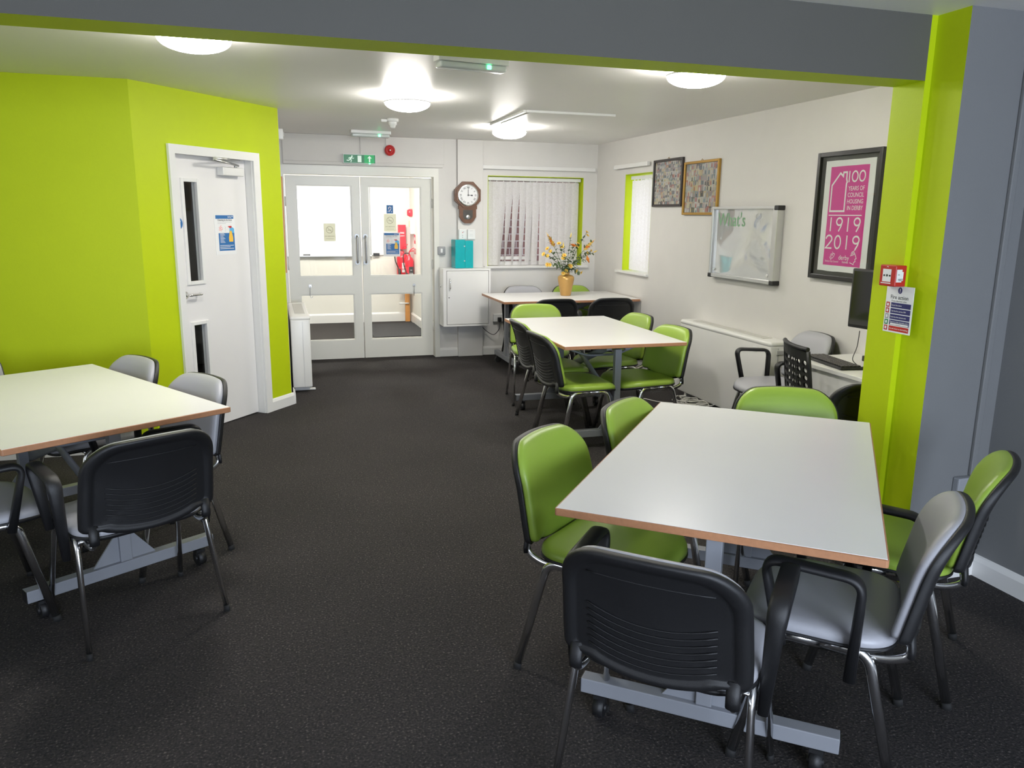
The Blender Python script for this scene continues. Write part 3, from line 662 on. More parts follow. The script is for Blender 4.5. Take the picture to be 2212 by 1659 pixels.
# cleaning posters
def cleaning_poster(label, loc, rz, w, h):
    t = thing('cleaning_poster', label, 'poster', loc, rz, 'cleaning posters on the doors')
    MB().box(-w/2, w/2, -.0015, 0, -h/2, h/2).build('sheet', 'paper', t)
    a = Art().lay(.002); W = w*.88; x0 = -W/2; x1 = W/2; z1 = h/2*.97; z0 = -h/2*.80
    H = z1-z0
    a.rect(x0, x1, z1-H*.10, z1, 'blue'); a.rect(x0+W*.12, x1, z0, z0+H*.50, 'blue'); a.poly([(x0+W*.72, z0+H*.5), (x1, z0+H*.5), (x1, z0+H*.62), (x1-W*.1, z0+H*.66), (x0+W*.75, z0+H*.64)], 'ltblue')
    a.lay(.0024)
    a.disc(x1-W*.07, z1-H*.035, W*.025, 'paper', 10); a.text('derby', x1-W*.12, z1-H*.065, W*.09, 'paper', 'RIGHT', .01)
    a.text('Cleaning to be done', 0, z1-H*.155, W*.098, 'ink', 'CENTER', .008)
    for k in range(2): a.line([(x0+W*.1, z1-H*(.19+.04*k)), (x0+W*(.9-.35*k), z1-H*(.19+.04*k))], H*.007, 'grey_ink')
    pk = mat('pink print', lin=(.85, .40, .38), rough=.5)
    for k in range(14):
        an = k*2.4; r = .1*math.sqrt(k/14); a.disc(x0+W*.25+W*r*math.cos(an), z0+H*.63+W*1.2*r*math.sin(an), W*.022, pk, 8)
    for k in range(5): a.disc(x0+W*(.5+.03*(k % 2)), z0+H*(.56+.03*k), W*.01, 'ink', 6)
    cx = x0+W*.80
    a.poly([(cx-W*.11, z0+H*.25), (cx+W*.11, z0+H*.25), (cx+W*.12, z0+H*.36), (cx+W*.05, z0+H*.56), (cx-W*.05, z0+H*.56), (cx-W*.12, z0+H*.36)], 'yellow')
    a.poly([(cx-W*.16, z0+H*.69), (cx-W*.05, z0+H*.64), (cx+W*.05, z0+H*.64), (cx+W*.08, z0+H*.68), (cx+W*.03, z0+H*.70)], 'red'); a.rect(cx-W*.025, cx+W*.025, z0+H*.56, z0+H*.64, 'ltblue')
    for k in range(8): a.line([(x0+W*.20, z0+H*(.48-.035*k)), (x0+W*(.42+.05*math.sin(k*2.1)), z0+H*(.48-.035*k))], H*.012, 'paper')
    for k in range(3): a.line([(x0+W*.17, z0+H*(.15-.045*k)), (x0+W*(.93-.2*(k % 2)), z0+H*(.15-.045*k))], H*.014, 'paper')
    a.build('print', t)
def dpos(s, off, z): x, y = dw(s, off); return (x, y, z)
cleaning_poster('cleaning poster taped on the white door in the green wall', dpos(.845, -.0645, 1.435), TH, .215, .295)
cleaning_poster('cleaning poster on the glass of the right double door', (1.275, 8.817, 1.268), 0, .185, .26)
SHEET = mat('grey green sign sheet', lin=(.62, .63, .55), rough=.6)
_b = SHEET.node_tree.nodes['Principled BSDF']; _o = [n for n in SHEET.node_tree.nodes if n.type == 'OUTPUT_MATERIAL'][0]
_t = SHEET.node_tree.nodes.new('ShaderNodeBsdfTranslucent'); _t.inputs[0].default_value = (.9, .9, .8, 1); _m = SHEET.node_tree.nodes.new('ShaderNodeMixShader'); _m.inputs[0].default_value = .6
SHEET.node_tree.links.new(_b.outputs[0], _m.inputs[1]); SHEET.node_tree.links.new(_t.outputs[0], _m.inputs[2]); SHEET.node_tree.links.new(_m.outputs[0], _o.inputs[0])
def film_sign(label, x, z, w, h):
    t = thing('frosted_sign', label, 'sign', (x, 8.8165, z), 0, 'no smoking signs on the door glass')
    MB().box(-w/2, w/2, -.001, 0, -h/2, h/2).build('sheet', SHEET, t)
    a = Art().lay(.0015); ringm = mat('faded sign print', lin=(.40, .39, .30), rough=.6)
    ring = [(.035*math.cos(2*PI*k/24), h*.14+.035*math.sin(2*PI*k/24)) for k in range(24)]
    a.line(ring, .005, ringm, True).line([(-.025, h*.14+.025), (.025, h*.14-.025)], .004, ringm).line([(-.02, h*.14-.004), (.02, h*.14-.004)], .005, ringm)
    a.text('NO SMOKING', 0, -h*.25, .016, ringm, 'CENTER', .01); a.line([(-.04, -h*.36), (.04, -h*.36)], .003, ringm); a.build('print', t)
film_sign('grey no smoking sign on the left door pane', .607, 1.40, .125, .19)
film_sign('grey no smoking sign above the cleaning poster on the right door', 1.262, 1.505, .13, .19)
t = thing('blue_sticker', 'small blue hearing loop sticker near the top of the right door pane', 'sticker', (1.262, 8.8165, 1.65))
MB().box(-.036, .036, -.001, 0, -.045, .045).build('sheet', 'blue', t)
a = Art().lay(.0015); a.line([(-.01, .0), (-.015, .015), (0, .027), (.014, .018), (.012, .0), (.0, -.012), (-.004, -.026)], .006, 'paper').line([(-.022, -.026), (-.01, -.014)], .005, 'paper').text('T', .012, -.035, .022, 'paper', 'LEFT', .02); a.build('ear_symbol', t)

# ---------------- corridor things
t = thing('corridor_whiteboard', 'large white wall board in the corridor behind the left door leaf', 'whiteboard', (.55, 11.9, 1.5))
MB().box(-.95, .86, -.02, 0, -.50, .50).build('panel', mat('white board face', lin=(.88, .88, .88), rough=.2), t)
MB().bbox(-.96, .87, -.06, -.0, -.52, -.50, .003).build('pen_tray', 'alu', t)
MB().bbox(-.12, -.02, -.045, -.03, -.50, -.485, .003).build('marker', 'ink', t)
t = thing('corridor_screen', 'tall white panel right of the corridor board', 'panel', (1.50, 11.9, 1.52))
MB().box(-.085, .10, -.02, 0, -.52, .50).build('panel', mat('white board face'), t); MB().box(-.10, -.09, -.03, 0, -.52, .50).build('edge_strip', 'grey_ink', t)
MB().bbox(-.06, .03, -.05, -.02, -.53, -.49, .004).build('eraser', 'ink', t)
t = thing('red_key_cabinet', 'red box on the corridor wall behind the cleaning poster', 'red cabinet', (1.868, 11.9, 1.265))
MB().bbox(-.055, .055, -.08, 0, -.18, .18, .004).build('body', 'redpaint', t)
a = Art().lay(.081); a.text('FIRE', 0, .05, .035, 'paper', 'CENTER', .02).text('SAFETY', 0, .01, .022, 'paper', 'CENTER', .02); a.build('lettering', t)
t = thing('corridor_sounder', 'round red alarm sounder high in the corridor corner', 'fire alarm', (1.96, 11.70, 1.62), -PI/2)
t.location.x = 2.0
MB().lathe([(0, 0), (.055, 0), (.055, .04), (.04, .07), (.0005, .075)], 28, axis='y').build('body', 'redpaint', t)
t = thing('corridor_box', 'narrow white fuse box below the corridor sounder', 'box', (2.0, 11.60, 1.44), -PI/2)
MB().bbox(-.10, .10, -.06, 0, -.12, .11, .004).build('body', 'white', t); a = Art().lay(.061); a.rect(-.03, .05, -.02, .07, mat('pale yellow paper', lin=(.75, .72, .45), rough=.6)); a.build('notice', t)
t = thing('extinguisher_sign', 'red and white fire extinguisher notice above the red cylinders', 'sign', (1.999, 11.45, 1.16), -PI/2)
a = Art().lay(.001); a.rect(-.10, .04, -.14, .16, 'paper'); a.lay(.002); a.rect(-.09, .03, .02, .15, 'redpaint').rect(-.09, .03, -.13, -.05, 'redpaint'); a.lay(.003); a.disc(-.03, .09, .03, 'paper', 14).rect(-.045, -.015, -.11, -.06, 'paper'); a.build('print', t)
def extinguisher(label, x, y, z, r, h, hz):
    t = thing('fire_extinguisher', label, 'fire extinguisher', (x, y, z), 0, 'fire extinguishers in the corridor')
    MB().lathe([(0.0005, 0), (r*.9, 0), (r, .012), (r, h*.78), (r*.8, h*.88), (r*.35, h*.94), (r*.3, h)], 28).build('cylinder', 'redpaint', t)
    MB().tube([(0, 0, h), (0, 0, h+.03), (.02, -.02, h+.05), (.06, -.05, h+.055)], .008, n=8).tube([(0, 0, h+.03), (.02, -.02, h+.07), (.07, -.055, h+.10)], .007, n=8).build('valve_lever', 'redpaint', t)
    MB().tube(bez([(-.01, -.01, h+.02), (-r*1.3, -.02, h), (-r*1.35, -.05, h*.7), (-r*.9, -r*.9, h*.45), (-r*.7, -r, h*.25)]), .008, n=8).cyl((-r*.75, -r*1.05, h*.42), (-r*.6, -r*1.1, h*.05), .018, 12, .024).build('hose', 'black_plastic', t)
    a = Art().lay(r*1.01); a.rect(-r*.25, r*.75, h*.30, h*.62, 'ink' if hz else 'paper'); a.lay(r*1.03)
    a.text('CO2' if hz else 'WATER', r*.25, h*.38, r*.4, 'paper' if hz else 'redpaint', 'CENTER', .02); a.text('2kg' if hz else '6L', r*.25, h*.50, r*.3, 'paper' if hz else 'redpaint', 'CENTER', .02); a.build('label_print', t)
    MB().box(-.012, .012, r*.95, r+.02, h*.55, h*.85).build('wall_bracket', 'ink', t)
extinguisher('larger red fire extinguisher in the corridor, partly behind its neighbour', 1.86, 11.79, .62, .085, .44, 0)
extinguisher('smaller red fire extinguisher with black label at the front of the corridor pair', 1.93, 11.60, .56, .066, .46, 1)
t = thing('wooden_post', 'orange wooden post with white pegs in the corridor corner', 'post', (1.93, 11.85, 0))
MB().bbox(-.035, .035, -.04, .0, 0, .60, .004).build('board', 'oak', t)
for z in (.28, .48): MB().cyl((-.13, -.05, z), (.02, -.05, z), .011, 10).build('peg', 'white', t)
struct('trim_6', MB().bbox(1.24, 1.985, 10.32, 11.62, 0, .009, .003), 'carpet_mat', 'dark entrance mat on the corridor floor', 'mat')

# ================================================================== RIGHT WALL THINGS
PAL = [mat('photo tone %d' % i, lin=c, rough=.5) for i, c in enumerate([(.55, .47, .42), (.17, .18, .22), (.45, .18, .16), (.62, .60, .58), (.36, .34, .33), (.55, .44, .26), (.20, .26, .30), (.42, .32, .36), (.10, .09, .09), (.60, .55, .40), (.42, .44, .46), (.58, .55, .56)])]
SKIN = mat('photo skin tone', lin=(.60, .36, .26), rough=.5)
def collage(name, label, loc, w, h, fm, seed, fw=.02, rows=(9, 7)):
    t = thing(name, label, 'framed picture', loc, -PI/2); rd = random.Random(seed)
    b = MB().bbox(-w/2, -w/2+fw, -.025, 0, -h/2, h/2, .004).bbox(w/2-fw, w/2, -.025, 0, -h/2, h/2, .004).bbox(-w/2+fw, w/2-fw, -.025, 0, -h/2, -h/2+fw, .004).bbox(-w/2+fw, w/2-fw, -.025, 0, h/2-fw, h/2, .004); b.build('frame', fm, t)
    a = Art().lay(.008); W = w-2*fw; H = h-2*fw; a.rect(-W/2, W/2, -H/2, H/2, mat('photo backing', lin=(.35, .34, .34), rough=.5))
    nr, nc = rows
    for r in range(nr):
        for c in range(nc):
            x = -W/2+W*(c+.5)/nc+rd.uniform(-.3, .3)*W/nc*.5; z = -H/2+H*(r+.42)/nr+rd.uniform(-.2, .2)*H/nr
            cw = W/nc; ch = H/nr
            a.lay(.0085+.0001*((r*nc+c) % 9)); x0 = max(-W/2, x-cw*.6); x1 = min(W/2, x+cw*.6)
            a.rect(x0, x1, max(-H/2, z-ch*.5), min(H/2, z+ch*.55), rd.choice(PAL))
            a.lay(.0096+.0001*((r*nc+c) % 9)); m = rd.choice(PAL)
            bx0, bx1 = max(-W/2, x-cw*.3), min(W/2, x+cw*.3)
            a.poly([(bx0, max(-H/2, z-ch*.5)), (bx1, max(-H/2, z-ch*.5)), (max(-W/2, min(W/2, x+cw*.22)), z+ch*.18), (max(-W/2, min(W/2, x-cw*.22)), z+ch*.18)], m)
            a.lay(.0107); hx = max(-W/2+cw*.16, min(W/2-cw*.16, x)); a.disc(hx, min(H/2-ch*.2, z+ch*.30), ch*.13, SKIN, 8, .9)
    a.build('photo_collage', t)
    MB().box(-W/2, W/2, -.014, -.0125, -H/2, H/2).build('glazing', 'glass', t)
    MB().tube([(-.02, -.012, h/2), (0, -.012, h/2+.014), (.02, -.012, h/2)], .002, n=6).build('hanger', 'brass', t)
collage('framed_collage', 'dark-framed photo collage hung nearest the narrow window', (XR, 6.985, 1.92), .585, .445, mat('dark brown frame', lin=(.03, .022, .02), rough=.4), 3, .022, (13, 12))
collage('framed_collage', 'gold-framed photo collage hung beside the whiteboard', (XR, 6.36, 1.855), .60, .47, 'brass', 5, .022, (9, 12))
# whiteboard
def wb_face():
    m = bpy.data.materials.new('glazed whiteboard face'); m.use_nodes = True; N = m.node_tree.nodes; L = m.node_tree.links; b = N['Principled BSDF']
    b.inputs['Base Color'].default_value = (.50, .51, .51, 1); b.inputs['Roughness'].default_value = .03; b.inputs['IOR'].default_value = 2.2; b.inputs['Specular IOR Level'].default_value = .8; b.inputs['Coat Weight'].default_value = 1; b.inputs['Coat Roughness'].default_value = .03
    tc = N.new('ShaderNodeTexCoord'); n = N.new('ShaderNodeTexNoise'); n.inputs['Scale'].default_value = 1.7; n.inputs['Detail'].default_value = 0.5
    L.new(tc.outputs['Object'], n.inputs['Vector']); bp = N.new('ShaderNodeBump'); bp.inputs['Strength'].default_value = .6; bp.inputs['Distance'].default_value = .12
    L.new(n.outputs['Fac'], bp.inputs['Height']); L.new(bp.outputs[0], b.inputs['Normal']); L.new(bp.outputs[0], b.inputs['Coat Normal']); return m
t = thing('whiteboard', 'glossy aluminium-framed whiteboard with green handwriting at its top', 'whiteboard', (XR, 5.60, 1.395), -PI/2)
w_, h_ = .93, .585
MB().box(-w_/2+.02, w_/2-.02, -.035, -.002, -h_/2+.02, h_/2-.02).build('panel', wb_face(), t)
b = MB().bbox(-w_/2, -w_/2+.025, -.06, 0, -h_/2, h_/2, .003).bbox(w_/2-.06, w_/2, -.06, 0, -h_/2, h_/2, .003).bbox(-w_/2, w_/2, -.061, 0, -h_/2-.001, -h_/2+.03, .003).bbox(-w_/2, w_/2, -.061, 0, h_/2-.02, h_/2+.001, .003); b.build('frame', 'alu', t)
for sx, sz in ((-1, -1), (1, -1), (1, 1)): MB().bbox(sx*(w_/2-.02)-.026, sx*(w_/2-.02)+.026, -.064, .0, sz*(h_/2-.012)-.018, sz*(h_/2-.012)+.018, .006).build('corner_cap', 'black_plastic', t)
for x in (-w_/2+.06, w_/2-.10): MB().cyl((x, -.035, -h_/2+.065), (x, -.046, -h_/2+.065), .011).build('lock', 'chrome', t)
a = Art().lay(.0365); wg = mat('faded green marker', lin=(.20, .38, .22), rough=.5); a.text("What's", -w_/2+.07, h_/2-.155, .15, wg, 'LEFT', .01, .95)
ring = [(.19+.035*math.cos(2*PI*k/18), h_/2-.075+.022*math.sin(2*PI*k/18)) for k in range(18)]; a.line(ring, .004, 'grey_ink', True); a.build('handwriting', t)
# pink poster
t = thing('framed_poster', 'tall black-framed pink poster about one hundred years of council housing', 'framed poster', (XR, 4.457, 1.615), -PI/2)
w_, h_ = .615, .85; fw = .03
MB().bbox(-w_/2, -w_/2+fw, -.035, 0, -h_/2, h_/2, .003).bbox(w_/2-fw, w_/2, -.035, 0, -h_/2, h_/2, .003).bbox(-w_/2+fw, w_/2-fw, -.035, 0, -h_/2, -h_/2+fw, .003).bbox(-w_/2+fw, w_/2-fw, -.035, 0, h_/2-fw, h_/2, .003).build('frame', mat('black frame', lin=(.02, .02, .02), rough=.3), t)
MB().box(-w_/2+fw, w_/2-fw, -.012, -.002, -h_/2+fw, h_/2-fw).build('dark_mount', mat('dark grey mount', lin=(.035, .035, .03), rough=.4), t)
MB().box(-w_/2+fw, w_/2-fw, -.024, -.0225, -h_/2+fw, h_/2-fw).build('glazing', 'glass', t)
a = Art().lay(.0125)
sw, sh = .475, .735
edge = []
rd = random.Random(2)
def ragged(x0, x1, z0, z1, j, n=9):
    P = []
    for k in range(n): P.append((x0+(x1-x0)*k/n, z0+rd.uniform(-j, j)))
    for k in range(n): P.append((x1+rd.uniform(-j, j), z0+(z1-z0)*k/n))
    for k in range(n): P.append((x1-(x1-x0)*k/n, z1+rd.uniform(-j, j)))
    for k in range(n): P.append((x0+rd.uniform(-j, j), z1-(z1-z0)*k/n))
    return P
a.poly(ragged(-sw/2, sw/2, -sh/2, sh/2, .0015), 'paper'); a.lay(.013)
pw, ph = .365, .655
a.poly(ragged(-pw/2, pw/2, -ph/2, ph/2, .001), 'magenta'); a.build('paper_print', t)
a = Art().lay(.0138); k = .0115
def arc(cx, cz, rx, rz, a0, a1, n=22): return [(cx+rx*math.cos(a0+(a1-a0)*i/n), cz+rz*math.sin(a0+(a1-a0)*i/n)) for i in range(n+1)]
hx0, hx1 = -.160, -.020; zb = .035; zr = .215
a.line([(hx0, zb), (hx1, zb), (hx1, .215), (hx1+.006, .222), (hx1-.002, .245), (hx1-.002, .287), (hx1-.035, .287), (hx1-.036, .262), (-.085, .283), (hx0, .205)], .012, 'paper', True)
def num(ch, x, z, W, H, wd):
    if ch == '1': a.line([(x+W/2, z), (x+W/2, z+H)], wd, 'paper')
    if ch == '0': a.line(arc(x+W/2, z+H/2, W/2, H/2, 0, 2*PI), wd, 'paper', True)
    if ch == '9': a.line(arc(x+W/2, z+H*.72, W/2, H*.28, 0, 2*PI), wd, 'paper', True); a.lay(.0142); a.line([(x+W, z+H*.70), (x+W*.85, z+H*.35), (x+W*.5, z)], wd, 'paper'); a.lay(.0138)
    if ch == '2': a.line(arc(x+W/2, z+H*.72, W/2, H*.28, PI*.95, -.35) + [(x+W*.5, z+H*.3), (x, z), (x+W, z)], wd, 'paper')
num('1', -.012, .225, .03, .065, .010); num('0', .030, .225, .052, .065, .010); num('0', .098, .225, .052, .065, .010)
for i, s in enumerate(('YEARS OF', 'COUNCIL', 'HOUSING', 'IN DERBY')): a.text(s, .155, .168-.042*i, .040, 'paper', 'RIGHT', .004, .86)
a.line([(-.165, .008), (.150, .008)], .006, 'paper')
for i, c in enumerate('1919'): num(c, -.165+.085*i, -.095, .055, .085, .011)
for i, c in enumerate('2019'): num(c, -.170+.088*i, -.212, .058, .085, .011)
a.line(arc(-.10, -.262, .010, .012, 0, 2*PI)[:18], .004, 'paper'); a.line([(-.118, -.272), (-.105, -.288), (-.078, -.268), (-.070, -.25), (-.085, -.245), (-.10, -.262)], .004, 'paper'); a.line([(-.095, -.236), (-.085, -.245)], .003, 'paper')
a.text('Derby City Council', -.095, -.305, .017, 'paper', 'CENTER', .004)
a.text('derby', -.03, -.285, .045, 'paper', 'LEFT', .004); a.text('homes', .01, -.306, .022, 'paper', 'LEFT', .004)
a.line([(.085, -.30), (.12, -.31), (.122, -.295), (.135, -.29), (.13, -.275), (.142, -.27), (.132, -.25), (.12, -.232)], .005, 'paper')
for q in range(3): a.line([(.085+.004*q, -.255+.011*q), (.12, -.243+.012*q)], .005, 'paper')
a.build('lettering', t)
# wall scuff
# ---------------- pier things
t = thing('call_point', 'red break-glass fire alarm call point on the green pier', 'fire alarm call point', (2.60, 2.79, 1.362), -PI/2)
MB().bbox(-.046, .046, -.058, 0, -.045, .045, .004).build('body', 'red', t)
a = Art().lay(.0588); a.rect(-.027, .022, -.026, .028, 'paper'); a.lay(.0592); a.poly([(-.022, -.003), (-.012, -.003), (-.012, .004), (-.022, .004)], 'ink'); a.poly([(.01, -.003), (.02, -.003), (.02, .004), (.01, .004)], 'ink'); a.disc(-.001, .001, .0055, 'ink', 10); a.line([(-.006, .036), (-.001, .040), (.004, .036)], .002, 'paper'); a.rect(-.034, .024, -.034, -.030, 'paper')
a.build('glass_element', t)
a = Art().lay(.0); a.rect(-.022, .006, -.026, .028, 'paper'); a.lay(.0004); a.rect(.004, .013, -.02, .018, 'paper'); a.lay(.0008); a.text('TEST', -.014, -.02, .012, 'ink', 'LEFT', .02); a.rect(-.016, -.006, .004, .008, 'grey_ink')
o = a.build('side_sticker', t); o.rotation_euler = (0, 0, PI/2); o.location = (.0468, -.03, 0)
t = thing('fire_action_notice', 'fire action notice with blue bands on the green pier', 'sign', (2.60, 2.768, 1.215), -PI/2)
t.location.y = 2.7655+.0; 
MB().box(-.078, .078, -.0025, .0, -.102, .102).build('sheet', 'paper', t)
a = Art().lay(.003); a.disc(.0, .083, .014, 'navy', 24, .85); a.lay(.0034); a.line([(.0, .0905), (.0, .080)], .0035, 'paper'); a.disc(.0, .0745, .002, 'paper', 8); a.lay(.003)
a.text('Fire action', 0, .045, .024, 'ink', 'CENTER', .004); a.text('If you discover a fire', 0, .033, .0105, 'ink', 'CENTER', .004)
rows = ['Sound the alarm', 'Call the fire service 999', 'Leave by the nearest exit', 'Report to the assembly point', 'Do not return to the building']
for i, s in enumerate(rows):
    z = .010-.0255*i; a.lay(.003); a.rect(-.044, .07, z-.003, z+.019, 'navy' if i < 4 else 'red'); a.rect(-.072, -.052, z-.003, z+.019, ('red', 'red', 'grey_ink', 'signgreen', 'red')[i]); a.lay(.0034); a.text(s, -.040, z+(.009 if i == 3 else .005), .0088, 'paper', 'LEFT', .006)
    a.rect(-.067, -.057, z+.002, z+.014, 'paper')
    if i == 3: a.rect(-.038, .066, z-.0015, z+.006, 'paper'); a.lay(.0038); a.text('CAR PARK', .01, z-.0005, .006, 'grey_ink', 'CENTER', 0)
a.build('print', t)
# socket on the near grey wall
t = thing('wall_socket', 'pale grey painted socket box on the wall behind the rightmost green chair', 'socket', (2.895, 2.60, .435))
MB().bbox(-.05, .05, -.035, 0, -.05, .05, .006).build('back_box', mat('painted grey box', lin=(.30, .31, .33), rough=.5), t)
MB().cyl((.012, -.036, .0), (.012, -.037, .0), .003, 8).build('screw', 'ink', t)
o = MB().bbox(2.925, 2.955, 2.582, 2.5995, .486, HC-.002, .004).build('trunking', 'grey_wall'); tag(o, 'vertical grey painted trunking rising from the socket to the ceiling', 'trunking')

# ================================================================== TABLES
TT, TL, TW = .757, 1.483, .898
def make_table():
    t = thing('folding_table', '', 'table')
    MB().bbox(-TW/2+.004, TW/2-.004, -TL/2+.004, TL/2-.004, TT-.024, TT, .0015, 1).build('tabletop', 'laminate', t)
    out = dens(rrect(-TW/2, TW/2, -TL/2, TL/2, .008, 3), .5); inn = dens(rrect(-TW/2+.006, TW/2-.006, -TL/2+.006, TL/2-.006, .004, 3), .5)
    b = MB(); n = len(out); vs = []
    for (pts, z) in ((inn, TT-.0255), (out, TT-.0225), (out, TT-.0025), (inn, TT-.0005)): vs += [(x, y, z) for x, y in pts]
    b.add(vs, [(r*n+i, r*n+(i+1) % n, ((r+1) % 4)*n+(i+1) % n, ((r+1) % 4)*n+i) for r in range(4) for i in range(n)]); b.build('edge_lipping', 'lipping', t)
    for s in (-1, 1):
        y = s*.585
        b = MB(); b.bbox(-.39, .39, y-.025, y+.025, .085, .135, .003); f = b.build('foot_bar', 'table_metal', t)
        for sx in (-1, 1):
            MB().box(sx*.39-.002, sx*.39+.002, y-.024, y+.024, .086, .134).build('end_cap', 'black_plastic', f)
            xc = sx*.33
            k = MB(); k.cyl((xc-.017, y, .033), (xc+.017, y, .033), .032, 20); k.cyl((xc-.024, y, .033), (xc+.024, y, .033), .012, 12); k.box(xc-.02, xc+.02, y-.012, y+.02, .045, .075); k.cyl((xc, y+.008, .07), (xc, y+.008, .086), .01, 10)
            kk = k.build('caster', 'black_plastic', f)
            MB().cyl((xc+.0175, y, .033), (xc+.0182, y, .033), .018, 16).cyl((xc-.0175, y, .033), (xc-.0182, y, .033), .018, 16).build('hubcap', mat('dark hub', lin=(.05, .05, .055), rough=.3), kk) if False else None
        b = MB(); b.bbox(-.024, .024, y-.02, y+.02, .135, .70, .003)
        for sx in (-1, 1):
            b.plate([(.024, .135), (.13, .135), (.024, .27)] if sx > 0 else [(-.024, .27), (-.13, .135), (-.024, .135)], y-.004, y+.004)
        b.build('leg', 'table_metal', t)
        MB().bbox(-.40, .40, y-.02, y+.02, .712, .732).build('top_bearer', 'table_metal', t)
        MB().tube([(.03*s, y, .34), (.03*s, -y*.72, .70)], .008, .028, up=(1, 0, 0)).build('diagonal_brace', 'table_metal', t)
    MB().tube(fillet([(-.38, -.30, .712), (-.24, -.30, .655), (-.12, -.30, .610), (.12, -.30, .610), (.24, -.30, .655), (.38, -.30, .712)], .05), .008, .016, up=(0, 0, 1)).build('bent_crossbar', 'table_metal', t)
    MB().bbox(-.09, -.05, -.60, .60, .695, .73, .003).bbox(.05, .09, -.60, .60, .695, .73, .003).build('frame_rail', 'table_metal', t)
    return t
tabs = [((1.576, 2.339), -.6852, 'white-topped table nearest the camera on the right, by the green pier'),
        ((2.271, 5.501), -.012, 'middle white-topped table with green chairs around it, free of objects'),
        ((-.985, 3.971), .5635, 'white-topped table on the left in front of the lime green wall'),
        ((2.925, 7.90), PI/2-.005, 'white-topped table by the back window carrying the gold vase')]
tb0 = make_table()
for i, ((x, y), a_, lb) in enumerate(tabs):
    t = tb0 if i == 0 else copy_tree(tb0)
    t.location = (x, y, 0); t.rotation_euler = (0, 0, a_); t['label'] = lb; t['group'] = 'folding tables on casters'

